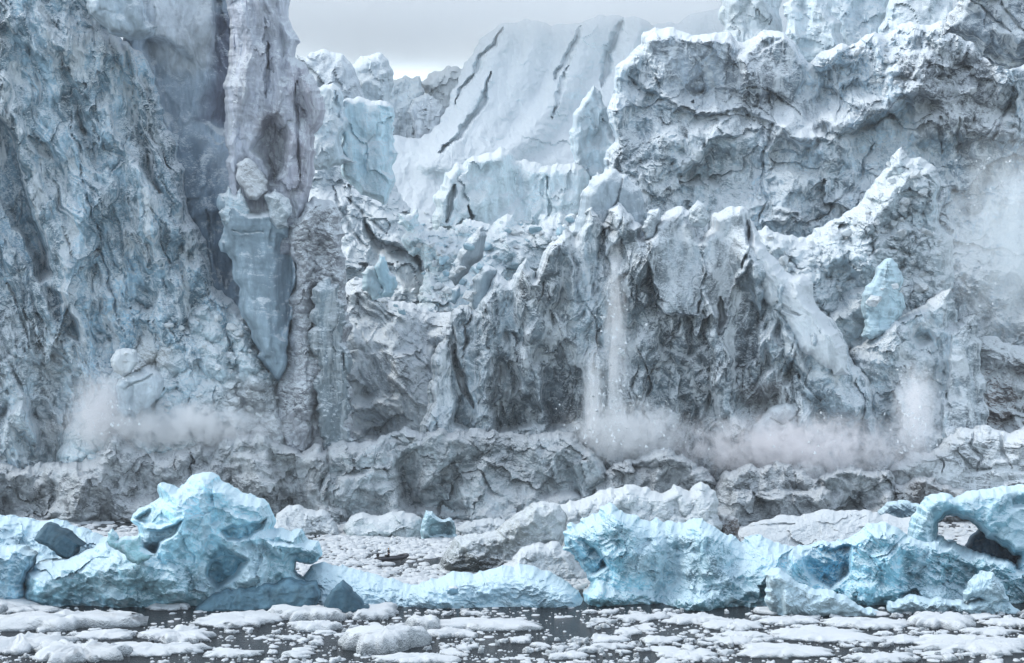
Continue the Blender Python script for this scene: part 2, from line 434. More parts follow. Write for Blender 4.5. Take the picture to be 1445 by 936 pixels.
# ------------------------------------------------------------------ left of centre
mass('serac','upright pale blue ice block with a flat snow top right of the lilac pillar','ice tower',455,
  '484,142 505,136 537,141 555,152 557,197 556,262 540,290 505,270 478,210', 8, 9, M_WALLP, (.48,.63,.70),
  feats=[('facet','536,150 556,154 556,250 540,240',-2.5,-10,0,3)],noise=[('plates',2.2,9,(1.6,.2)),('fbm',.7,4,1.5)], lean=.12)
mass('serac','small pale ice block wedged between the lilac pillar and the upright blue block','ice tower',445,
  '446,122 470,117 484,135 492,175 500,230 445,240 436,180', 6, 9, M_WALLP, (.52,.62,.68),
  feats=[('crack','473,128 478,150 476,170',1.5,3)],noise=[('plates',2.2,7,(1.4,.3)),('fbm',.6,3,1.5)], lean=.3)
mass('snow_slope','steep snow-dusted ice slope with dark broken edges right of the lilac pillar','ice slope',430,
  '430,760 430,210 448,190 470,170 492,182 520,215 552,250 572,285 585,312 600,380 610,425 650,452 700,480 720,760', 9, 34, M_SLOPE, (.40,.47,.52),
  feats=[('ledge','500,206 515,222 533,247 552,262',5,26),('ledge','514,305 533,335 560,345 590,356 610,412',6,34),('crack','470,262 480,300 500,330 520,350',2,4),
         ('crack','490,280 510,300 545,330',2,4),('ridge','470,190 500,260 540,330 570,400',4,40)],
  noise=[('plates',3.2,9,(1.,.6)),('plates',1.6,3.6,(1.,.5)),('ridged',1.4,8,1),('fbm',.7,2.2,1)], lean=.85, step=1.8)
mass('serac','thin pale blue ice finger standing on the snow slope','ice tower',412,
  '531,372 535,358 542,360 549,380 556,410 552,420 538,418 533,395', 2.2, 6, M_SMOOTH, (.42,.60,.68), step=1.3, noise=[('fbm',.4,2,2)])
mass('serac','stubby pale ice lump beside the thin ice finger','ice tower',414,
  '510,385 520,375 532,378 541,400 540,420 525,425 512,410', 2.5, 8, M_SMOOTH, (.48,.62,.68), step=1.4, noise=[('plates',1.2,3,(1.2,.2))])
mass('snow_wall','bright snow-plastered ice wall in the hollow left of the dark gully','ice cliff',402,
  '465,760 470,430 478,402 500,392 522,402 560,425 602,434 636,440 655,470 690,600 700,760', 8, 26, M_WALL, (.45,.50,.54),
  feats=[('facet','490,560 530,540 560,560 575,612 520,618 492,600',-4,6,-10,5),('ridge','480,420 488,500 500,600',4,16),('crack','585,500 605,520 622,540',1.2,2.5),
         ('ridge','530,470 570,540 600,610',3,40)],
  noise=[('plates',2.6,7,(.9,.5)),('shear',1.8,7,(2.5,.9)),('plates',1.2,2.6,(1,.4)),('fbm',.7,1.8,1)], lean=.5, step=1.7)

# ------------------------------------------------------------------ the left cliff
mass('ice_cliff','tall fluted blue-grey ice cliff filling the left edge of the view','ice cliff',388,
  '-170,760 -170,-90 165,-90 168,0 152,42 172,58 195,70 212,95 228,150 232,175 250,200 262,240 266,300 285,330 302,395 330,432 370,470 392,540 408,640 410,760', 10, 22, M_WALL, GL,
  feats=[('facet','-20,150 10,175 25,210 40,280 55,320 72,382 56,395 35,335 -20,260',-6,-14,0,6),
         ('facet','150,70 180,110 205,190 225,270 190,230 165,190 140,120',-4,-8,0,7),
         ('ridge','30,0 48,60 55,100 75,180 105,240 130,320 150,420',6,24),
         ('ridge','88,0 100,60 118,130 140,165 160,220 180,265 215,350',5.5,24),
         ('ridge','140,20 152,95 188,190 215,290 250,400',5,26),
         ('ridge','200,80 222,160 240,230 262,330',4,22),
         ('ridge','-30,0 0,70 25,180 50,280',6,26),
         ('crack','100,170 112,230 128,300 140,340 150,390 165,440 175,475',1.1,2.6),
         ('crack','202,190 208,230 215,290 230,350 243,398',1.0,2.6),
         ('crack','10,400 28,440 45,490',1.8,3),
         ('facet','66,405 85,415 105,455 110,480 88,475 70,450',-3,-8,0,4),
         ('facet','175,385 195,385 220,420 215,438 190,435 178,410',-2,-8,-4,4),
         ('facet','2,590 30,570 52,600 55,640 0,650',3,8,-10,5)],
  noise=[('veins',.9,9,(3.5,.38)),('plates',4.5,16,(2.4,.1)),('shear',3.2,9,(5,.38)),('shear',1.7,4,(4,.38)),('plates',2.0,7,(1.8,.2)),('plates',1.3,3.0,(1.4,.2)),('fbm',.9,2.2,1.4),
         ('lumps',1.8,2.6,1,'-60,470 40,460 100,490 140,560 180,640 -60,660'),('lumps',1.0,1.3,1,'-60,420 60,430 160,400 240,420 300,420 360,520 400,640 -60,660')],
  calm=[('-20,150 12,175 40,280 72,382 56,400 -20,300',.75),('145,75 180,110 225,270 165,190',.6),('60,100 100,200 120,300 80,260',.4),('175,385 195,385 220,420 215,438 178,415',.6)],
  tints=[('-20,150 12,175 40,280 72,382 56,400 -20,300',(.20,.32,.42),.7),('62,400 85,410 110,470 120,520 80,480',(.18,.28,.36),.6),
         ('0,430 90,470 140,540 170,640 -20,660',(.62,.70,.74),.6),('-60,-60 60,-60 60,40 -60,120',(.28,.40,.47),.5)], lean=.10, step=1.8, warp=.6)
mass('ice_boulder','rounded ice capstone overhanging the top of the left cliff','ice boulder',380,
  '126,-60 150,-35 195,-30 200,0 208,28 222,38 214,50 187,56 169,51 152,44 136,30 122,0', 6, 16, M_SMOOTH, (.40,.48,.54),
  noise=[('plates',2.,6,(1.3,.2)),('fbm',.5,2.5,1)], feats=[('ridge','165,-20 170,20 178,50',2,14)])
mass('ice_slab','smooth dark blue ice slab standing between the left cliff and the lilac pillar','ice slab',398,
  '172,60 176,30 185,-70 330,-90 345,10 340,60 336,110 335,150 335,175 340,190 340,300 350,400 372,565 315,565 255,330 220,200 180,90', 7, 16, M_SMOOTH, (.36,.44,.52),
  feats=[('facet','205,60 230,55 290,95 282,150 285,180 300,300 268,310 262,240 232,160',-1,5,2,8),('facet','306,-60 345,-60 345,200 284,170 292,110 300,60',-5,-12,0,4),('round','215,20 250,60 290,30',3,40),('crack','292,295 300,350 310,400',2,3),
         ('facet','300,300 318,300 332,380 318,405 306,380',-4,-16,0,4)],
  tints=[('225,190 285,200 310,260 335,420 300,430 262,300 245,240',(.16,.24,.32),.65),('200,-80 306,-80 298,90 270,110 215,80',(.62,.67,.71),.85),('303,20 345,20 345,180 282,168 294,110',(.13,.14,.19),.85)],  # gully side and lower right tinted dark: shade painted into the slab
  noise=[('plates',1.6,9,(2.2,.1)),('shear',.8,5,(5,.2)),('fbm',.6,3,2)], lean=.10, step=1.8)
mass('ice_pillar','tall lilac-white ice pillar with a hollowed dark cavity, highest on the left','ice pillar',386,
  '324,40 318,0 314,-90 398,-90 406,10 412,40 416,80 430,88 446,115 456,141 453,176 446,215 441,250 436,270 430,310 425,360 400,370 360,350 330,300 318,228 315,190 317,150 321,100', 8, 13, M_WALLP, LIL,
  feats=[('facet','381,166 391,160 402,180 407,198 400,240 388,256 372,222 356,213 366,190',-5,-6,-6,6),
         ('crack','376,60 378,100 375,140',2,4),('ridge','365,0 360,60 345,130 340,210',4,24),('ridge','398,0 404,60 412,130 415,200',3.5,18),
         
         ('crack','318,160 316,190 309,215',4,5),('ridge','440,120 442,200 430,280',2.5,14),('crack','416,120 418,200 424,250',2,4)],
  tints=[('356,160 395,150 412,200 400,262 380,262',(.22,.22,.25),.8),('410,80 460,120 450,280 405,300 415,180',(.34,.33,.38),.65),('300,20 322,40 316,140 296,180',(.40,.42,.48),.3),  # cavity and right flank carry painted shade in the ice colour
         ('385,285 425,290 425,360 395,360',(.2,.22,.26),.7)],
  noise=[('shear',1.6,8,(6,.12)),('shear',1.0,3.4,(5,.15)),('plates',2.4,7,(2.2,.15)),('plates',1.0,3,(1.8,.15)),('fbm',.5,2,1.6),('strat',.12,1.,.2)], lean=.08, step=1.5, warp=.35, rough=.09)
mass('ice_column','smooth blue-grey ice column below the lilac pillar','ice column',379,
  '309,274 318,272 326,277 342,292 358,300 375,296 395,302 410,322 413,360 411,420 408,470 404,520 392,538 376,522 362,490 348,455 338,420 328,370 316,320', 6, 12, M_SMOOTH, (.32,.42,.49),
  feats=[('facet','392,330 413,340 411,430 402,480 392,470 390,400',-3,-14,0,4),('ridge','350,300 362,380 380,470',2.5,28),('crack','328,322 342,330 372,326',.7,2.5)],
  noise=[('plates',1.5,7,(2.6,.1)),('fbm',.6,3,2),('strat',.15,1.2,.1)], lean=.05, step=1.5, warp=.3,
  tints=[('390,330 416,340 412,470 392,480',(.17,.22,.27),.7)])
mass('rubble_column','crumbled snowy rubble column to the right of the blue-grey column','ice rubble',383,
  '384,760 387,535 398,490 406,465 410,400 408,320 430,286 455,282 481,300 487,380 492,450 497,560 500,760', 8, 20, M_RUBBLE, (.42,.44,.48),
  feats=[('ridge','470,300 466,360 455,400',3,12),('round','430,300 425,420 430,600',4,26)],
  noise=[('lumps',3.2,4.0,1.4),('lumps',2.2,2.0,1.2),('lumps',1.2,1.0,1),('plates',1.6,5,(1.6,.2)),('fbm',.5,1.5,1)], lean=.06, step=1.5)
mass('ice_column','narrow dark grey ice column at the right edge of the rubble column','ice column',373,
  '440,412 450,398 462,390 478,400 489,430 494,500 498,640 500,760 458,760 457,620 453,520 446,460', 4, 5, M_WALLP, (.20,.245,.27),
  feats=[('ridge','448,410 455,470 462,600',2,14),('crack','485,500 490,560 492,620',1,3)], noise=[('plates',1.8,5,(2.5,0)),('plates',1.0,2.2,(2,0)),('fbm',.5,1.5,2),('strat',.15,1,0)], lean=.04, rough=.16, step=1.5,
  tints=[('436,400 462,392 466,460 452,480',(.28,.36,.41),.6)])
for lab,D,o,c in [
  ('jagged pale blue ice horn above the blue-grey column',376,'308,300 312,278 322,262 333,276 340,262 348,285 352,305 336,322 318,318',(.46,.58,.65)),
  ('snow-capped ice lump at the foot of the lilac pillar',377,'333,232 345,224 362,232 374,250 378,270 364,282 345,276 335,256',(.55,.57,.60)),
  ('pale square ice lump beside the pillar cavity',376,'372,275 388,266 408,280 412,300 408,322 392,326 376,312',(.50,.58,.63)),
  ('small ice lump lodged right above the rubble column',378,'408,318 424,306 440,318 444,340 430,352 414,346',(.42,.44,.48))]:
    mass('ice_lump',lab,'ice lump',D,o,3.2,9,M_RUBBLE,c,noise=[('plates',1.6,3.2,(1.2,.3)),('fbm',.4,1.4,1)],step=1.4,group='ice lumps under the lilac pillar')
mass('rubble_apron','slumped heap of blue-white ice rubble at the foot of the left cliff','ice rubble',374,
  '80,760 95,600 130,560 170,500 195,470 235,452 268,425 300,402 335,432 362,470 388,515 402,580 412,760', 9, 34, M_RUBBLE, (.45,.57,.63),
  feats=[('crack','306,410 318,470 325,500',2.5,4),('crack','228,548 214,570 205,590 197,605',2.2,4),('crack','268,560 262,590 258,600',1.5,3),('round','340,450 350,500 362,540',4,24),('round','300,470 310,560 330,600',3,22)],
  noise=[('lumps',4.0,5,1),('lumps',2.7,2.4,1),('lumps',1.5,1.2,1),('plates',1.6,4.5,(1.2,.3)),('fbm',.6,1.6,1)], lean=.45, step=1.5,
  tints=[('170,450 235,450 245,520 200,530 165,500',(.36,.34,.32),.7),('320,540 400,540 410,650 310,650',(.62,.63,.65),.7)])
mass('ice_boulder','smooth white boulder of ice perched high on the rubble heap at left','ice boulder',367,
  '156,506 163,495 176,491 192,495 196,512 184,526 172,531 160,526', 3, 9, M_SMOOTH, (.60,.65,.68), noise=[('plates',1.0,3,(1.2,.2)),('fbm',.3,2,1)], step=1.4)
mass('ice_boulder','large cracked pale boulder of ice below the white one on the rubble heap','ice boulder',369,
  '167,536 178,528 208,518 230,533 227,556 206,578 190,594 172,592 166,566', 4, 14, M_SMOOTH, (.48,.55,.60), feats=[('crack','175,552 195,540 214,530',1,2.5),('facet','167,536 190,545 190,594 166,590',-1,-8,-4,3)],
  noise=[('plates',1.2,4,(1.2,.2)),('fbm',.4,2,1)], step=1.4)

# ------------------------------------------------------------------ the right wall
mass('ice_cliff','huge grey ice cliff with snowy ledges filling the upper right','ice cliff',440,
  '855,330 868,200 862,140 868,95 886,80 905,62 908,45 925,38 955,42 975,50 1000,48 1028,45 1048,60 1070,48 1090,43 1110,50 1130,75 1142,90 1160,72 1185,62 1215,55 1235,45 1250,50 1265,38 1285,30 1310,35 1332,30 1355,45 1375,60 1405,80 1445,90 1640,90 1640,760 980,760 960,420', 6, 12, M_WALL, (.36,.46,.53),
  feats=[('ledge','883,100 911,123 939,134 966,157 998,160 1030,153 1047,150 1061,159 1086,171 1107,183 1128,203',2.2,50),
         ('ledge','1165,203 1192,185 1220,178 1252,162 1269,148 1298,136 1330,141',1.4,50),
         ('facet','1044,85 1065,60 1086,46 1107,46 1125,60 1139,88 1135,102 1118,141 1100,137 1072,122 1047,118',5,-3,-6,5),
         ('facet','908,60 945,45 1035,55 1040,120 985,135 950,130 925,100',2,-3,-12,8),
         ('facet','945,135 1000,128 1060,130 1120,150 1165,195 1130,205 1085,172 1040,150 990,158',2,0,22,8),
         ('facet','1140,170 1200,120 1290,105 1320,130 1250,160 1180,185',2,4,20,10),
         ('facet','1200,190 1260,165 1270,215 1240,225 1210,220',-1,10,-6,6),
         ('facet','1000,210 1075,180 1085,230 1030,240 1010,260 960,250',-3,10,-10,6),
         ('ridge','1340,55 1250,130 1170,197 1130,260 1060,312',5,34),('ridge','1060,118 1000,200 940,262 905,312',4.5,30),('ridge','1430,110 1370,185 1335,245',4,26),('ridge','980,60 940,110 905,140',3,24),('ridge','870,90 872,150 880,230 900,300',5,16),('ridge','905,140 900,190 925,260',5,20),('ridge','945,160 935,220 960,300',4,22),
         ('ridge','1120,200 1100,260 1110,330',5,30),('ridge','1190,200 1180,250 1140,300',4,26),
         ('crack','1083,123 1090,173 1078,226 1079,282 1070,314',1.8,3.4),('crack','1231,200 1227,218 1216,247 1171,300 1137,317',2,3.4),
         ('crack','1044,130 1062,148 1086,163',1.6,3),('crack','1072,120 1098,138 1128,162',1.8,3),('crack','1192,120 1180,165',1.6,3),('crack','1090,50 1088,78',1.2,3),
         ('crack','1326,165 1330,215',2.4,4),('crack','1352,165 1350,215',2.4,4),('crack','1403,200 1418,160 1430,120',2.5,4),('ridge','1340,160 1342,230',3,10),('ridge','1290,150 1295,230',3,14),
         ('facet','1335,210 1445,205 1500,480 1330,480',-3,0,6,40)],
  noise=[('veins',1.0,11,(2.2,-.2)),('plates',4.5,20,(.9,.4)),('plates',2.6,11,(1.,.35)),('plates',1.7,6,(1.1,.2)),('ridged',1.3,9,1.2),('plates',1.3,2.6,(1.1,.15)),('fbm',.9,1.8,1.2),('shear',1.5,6,(3.5,-.25)),
         ('lumps',2.6,3.6,1,'1130,70 1300,35 1445,90 1445,200 1330,160 1270,140 1200,120'),('lumps',1.4,1.8,1,'1130,70 1300,35 1445,90 1445,210 1330,200 1270,140 1200,120')],
  calm=[('1000,200 1075,180 1085,240 1030,300 970,290',.6),('1060,80 1110,50 1135,90 1115,140 1072,120',.6),('1165,205 1250,170 1290,160 1280,230 1200,240',.6),('870,110 900,120 900,220 880,230',.6),('1090,210 1160,220 1140,300 1090,290',.5),('915,60 1030,60 1035,120 940,125',.45)],
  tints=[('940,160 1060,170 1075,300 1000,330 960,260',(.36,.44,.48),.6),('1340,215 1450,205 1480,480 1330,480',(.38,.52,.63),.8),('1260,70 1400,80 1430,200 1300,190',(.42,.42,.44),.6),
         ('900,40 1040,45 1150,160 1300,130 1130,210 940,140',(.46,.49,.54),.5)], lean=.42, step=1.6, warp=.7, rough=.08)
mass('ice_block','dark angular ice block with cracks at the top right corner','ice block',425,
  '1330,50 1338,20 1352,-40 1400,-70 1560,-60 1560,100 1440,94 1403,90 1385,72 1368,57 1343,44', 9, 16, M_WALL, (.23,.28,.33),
  feats=[('facet','1368,56 1403,40 1450,55 1450,96 1403,90',-2,0,-16,6),('crack','1370,0 1400,25 1425,45',1.5,3),('crack','1410,0 1430,30 1450,50',1.5,3),('ridge','1360,-20 1390,30 1440,60',4,24)],
  noise=[('plates',2.6,9,(1.2,.1)),('plates',1.2,3,(1.2,.1)),('fbm',.6,2,1)], step=1.8)
mass('rubble_pile','crumbly pile of blue-white ice rubble slumped against the right cliff','ice rubble',412,
  '1050,560 1056,340 1080,318 1110,332 1137,336 1160,320 1185,308 1208,292 1224,268 1246,242 1258,220 1272,207 1284,224 1300,222 1320,236 1338,262 1345,340 1350,560', 11, 40, M_RUBBLE, (.46,.55,.60),
  feats=[('ridge','1275,215 1265,260 1230,320 1200,380',6,34),('ridge','1320,240 1330,330 1320,400',4,24),('facet','1160,390 1200,360 1215,420 1190,440 1165,430',-3,0,6,8)],
  noise=[('lumps',4.4,6,1),('lumps',3.0,2.8,1),('lumps',1.6,1.3,1),('plates',2.2,6,(1,.3)),('fbm',.6,1.6,1)], lean=.42, step=1.6, warp=.6)
mass('ice_block','upright teal ice block with a rounded top standing in the right rubble','ice block',396,
  '1216,436 1228,400 1238,377 1255,364 1268,374 1274,390 1273,444 1262,470 1227,480 1215,474', 5, 10, M_BERG, (.42,.55,.60),
  noise=[('plates',1.6,5,(1.6,.2)),('strat',.3,1.2,.1),('fbm',.5,2,1)], step=1.4, lean=.1)
mass('ice_wall','brownish layered wall of dirty ice at the right edge below the spray','ice cliff',400,
  '1372,760 1376,480 1400,474 1440,488 1500,470 1640,470 1640,760', 8, 20, M_WALL, BRN,
  noise=[('plates',2.4,6,(.7,.3)),('plates',1.4,2.6,(.7,.3)),('ridged',1.4,6,.6),('fbm',.7,1.6,1)], lean=.5, step=1.8, tints=[('1378,470 1450,480 1450,530 1380,520',(.36,.40,.44),.7)])
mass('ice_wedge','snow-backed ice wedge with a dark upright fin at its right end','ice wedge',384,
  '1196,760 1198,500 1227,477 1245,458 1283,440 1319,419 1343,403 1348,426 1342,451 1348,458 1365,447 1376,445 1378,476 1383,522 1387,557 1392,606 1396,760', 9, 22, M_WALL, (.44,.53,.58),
  feats=[('facet','1345,470 1360,450 1377,446 1378,476 1383,522 1392,640 1335,640 1328,570 1338,520',2,-12,0,4),('ridge','1343,405 1300,440 1250,475 1215,520',5,26),
         ('facet','1290,474 1312,466 1318,482 1300,490',-2.5,0,-4,5),('ridge','1260,490 1275,560 1290,620',4,22),
         ('facet','1335,500 1360,505 1355,560 1330,565',-1,10,-6,4)],
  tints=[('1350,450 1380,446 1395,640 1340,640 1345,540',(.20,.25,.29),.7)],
  noise=[('plates',3,7,(1.2,.25)),('plates',1.6,3,(1.2,.2)),('ridged',1.4,6,1.4),('fbm',.7,1.6,1)], lean=.45, step=1.6, calm=[('1340,475 1376,448 1383,522 1391,606 1340,606',.6)])

# ------------------------------------------------------------------ the central cliff
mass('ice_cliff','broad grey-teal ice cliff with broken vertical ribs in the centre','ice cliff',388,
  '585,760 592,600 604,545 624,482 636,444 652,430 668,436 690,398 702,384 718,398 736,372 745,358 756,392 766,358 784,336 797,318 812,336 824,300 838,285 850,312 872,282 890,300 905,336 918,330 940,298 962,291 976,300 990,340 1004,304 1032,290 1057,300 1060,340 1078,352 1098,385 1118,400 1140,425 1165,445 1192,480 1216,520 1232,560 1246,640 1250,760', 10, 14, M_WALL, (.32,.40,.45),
  feats=[('crack','636,440 639,480 640,510 655,545 668,574',5,8),('facet','640,500 668,480 676,560 668,612 640,600',-4,8,-6,5),
         ('facet','692,500 720,480 760,520 760,600 700,608 688,560',-3,4,-12,7),('facet','765,520 800,480 826,500 826,600 770,606',-5,6,-10,7),
         ('ridge','702,390 690,430 685,500 680,600',6,18),('ridge','742,370 735,420 745,480 755,540',5,20),('ridge','780,350 770,420 780,470',5,18),('ridge','830,310 820,400 835,480 832,600',5,20),
         ('ridge','870,310 862,400 850,470',5,14),('ridge','905,310 895,400 905,500 890,600',5.5,20),
         ('facet','914,362 925,302 945,295 962,291 976,302 988,332 990,400 984,446 952,443 938,440 924,420',3.2,-4,1,1.6),('facet','990,345 1004,306 1018,298 1032,290 1057,300 1056,345 1040,390 1026,430 1014,470 1000,446 994,400',3.4,5,-2,1.6),
         ('facet','1018,480 1030,420 1046,378 1060,360 1068,392 1070,440 1072,500 1050,520 1030,520',1.2,-6,0,2),('facet','926,452 984,448 1000,480 980,505 934,490',-1.5,0,-5,3),('facet','800,335 826,302 838,287 846,320 836,420 815,430',1.5,6,0,2),('facet','846,310 872,284 892,302 890,380 866,400',1.2,-5,2,2),
         ('facet','700,400 720,392 738,372 748,420 730,470 705,470',1.5,5,0,2),('facet','1096,440 1140,430 1170,470 1190,540 1150,540 1110,500',1.5,-4,4,4),('ridge','905,320 950,430 1010,530 1050,620',6,30),('ridge','1075,360 1150,470 1225,600',6,34),
         ('ridge','985,340 1000,430 1010,520 1040,600',5,22),('crack','1018,420 1014,450 1016,476',4.5,6),
         ('ridge','1060,360 1070,440 1100,520 1130,600',6,30),('ridge','1130,430 1160,500 1190,580',6,30),('facet','1145,560 1190,540 1225,590 1220,620 1150,610',-4,4,-14,7),
         ('facet','1060,430 1078,440 1090,520 1070,540 1058,500',-3,-10,0,5),('ridge','860,520 870,600',3,16),('facet','1030,500 1056,520 1060,600 1035,590',-2,8,-4,6)],
  noise=[('veins',1.2,8,(3.5,-.2)),('plates',5.,14,(2.2,.1)),('shear',3.0,9,(4,-.2)),('plates',3.2,8,(1.7,.15)),('plates',2.0,3.8,(1.5,.15)),('shear',1.6,3.4,(3.5,-.3)),('plates',1.0,1.7,(1.3,.2)),('fbm',.8,1.6,1.3)],
  tints=[('690,480 830,480 830,620 680,620',(.20,.235,.26),.7),('920,440 1000,440 1060,520 1010,540 930,500',(.20,.24,.27),.6),('1040,540 1110,530 1120,580 1050,600',(.33,.30,.29),.6),  # lower faces and patch below the slab: shade as dark tint; brown is debris
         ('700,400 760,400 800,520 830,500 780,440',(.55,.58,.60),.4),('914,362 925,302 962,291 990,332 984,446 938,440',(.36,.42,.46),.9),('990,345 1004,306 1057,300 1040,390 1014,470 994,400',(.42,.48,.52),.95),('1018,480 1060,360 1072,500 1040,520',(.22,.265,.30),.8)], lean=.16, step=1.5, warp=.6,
  calm=[('914,362 925,302 945,295 962,291 976,302 988,332 990,400 984,446 938,440',.85),('990,345 1004,306 1032,290 1057,300 1056,345 1026,430 1014,470 994,400',.9),('1018,480 1030,420 1060,360 1070,440 1072,500 1040,520',.75),('800,335 826,302 838,287 846,320 836,420 815,430',.7),('700,400 738,372 748,420 730,470 705,470',.6),('1096,440 1140,430 1190,540 1150,540',.5),('640,500 668,480 676,560 668,612 640,600',.5),('765,520 800,480 826,500 826,600 770,606',.45)])
CB='split ice blocks along the crest of the central cliff'
for nm,lab,D,o,T,W,c,fe in [
  ('ice_block','striped pale dome of ice on the crest of the central cliff',399,'806,420 812,320 818,290 830,262 842,243 862,236 887,247 898,262 908,293 916,345 916,420',8,16,(.42,.50,.56),[('crack','880,250 868,290 872,330',1.5,3),('ridge','850,240 845,290 850,340',3,20)]),
  ('ice_block','small dark ice block at the left end of the central crest',392,'664,420 668,392 678,378 690,374 702,382 698,400 694,420 690,450 668,440',4,9,(.24,.30,.34),[('ridge','690,376 678,400 680,430',2,10)]),
  ('ice_fin','slanting grey ice fin lying on the rubble field above the centre',408,'632,392 640,370 655,345 668,330 682,318 685,340 682,362 662,382 642,404',4,10,(.36,.43,.48),[('ridge','680,322 660,350 640,390',3,14)]),
  ('ice_block','blue shadowed ice lump left of the small dark block on the crest',400,'632,425 636,408 648,403 650,416 642,430',3,7,(.30,.42,.50),[]),
  ('ice_block','round pale ice lump beside the dark gully on the crest',396,'660,432 668,420 680,420 686,436 676,450 662,446',3,8,(.50,.58,.62),[])]:
    mass(nm,lab,'ice block',D,o,T,W,M_SMOOTH,c,feats=fe,noise=[('plates',.9,7,(1.8,.15)),('fbm',.4,2,1.4),('strat',.06,.9,.1)],step=1.4,warp=.3,group=CB,lean=.1)
mass('snow_ramp','smooth white snow ramp descending right of the leaning slab','snow slope',374,
  '1052,345 1057,308 1068,325 1082,350 1100,375 1118,389 1140,392 1148,420 1160,440 1176,462 1194,492 1200,530 1165,520 1120,480 1085,430 1066,390', 6, 16, M_SLOPE, (.62,.67,.70),
  feats=[('ridge','1060,320 1085,370 1120,420 1170,470',4,24),('crack','1098,425 1112,438 1130,446',1.6,4),('facet','1115,392 1138,396 1140,420 1122,420',1,-8,-6,4)],
  noise=[('shear',1.2,5,(4,.6)),('fbm',.6,3,1.4),('plates',.8,4,(1.6,.4))], lean=.5, step=1.5)
for lab,o,c in [('pale ice lump on the saddle above the centre right, nearest the leaning slab','972,300 984,282 996,292 1002,310 990,322 976,318',(.45,.52,.56)),
                ('grey ice lump on the central crest between the dome and the broad slab','905,322 915,298 930,294 934,312 924,335 910,338',(.38,.44,.48))]:
    mass('ice_lump',lab,'ice lump',384,o,3,8,M_RUBBLE,c,noise=[('plates',1.2,3,(1.3,.3)),('fbm',.4,1.5,1)],step=1.4,group=CB)
mass('ice_boulder','pale cracked ice boulder in the dust at the foot of the central cliff','ice boulder',376,
  '1062,600 1078,585 1090,574 1112,568 1130,576 1140,600 1158,660 1060,660 1052,630', 4, 12, M_SMOOTH, (.50,.53,.56), feats=[('crack','1084,590 1105,600 1130,585',1,3)], noise=[('plates',1.4,4,(1.2,.2)),('fbm',.4,2,1)], step=1.5)

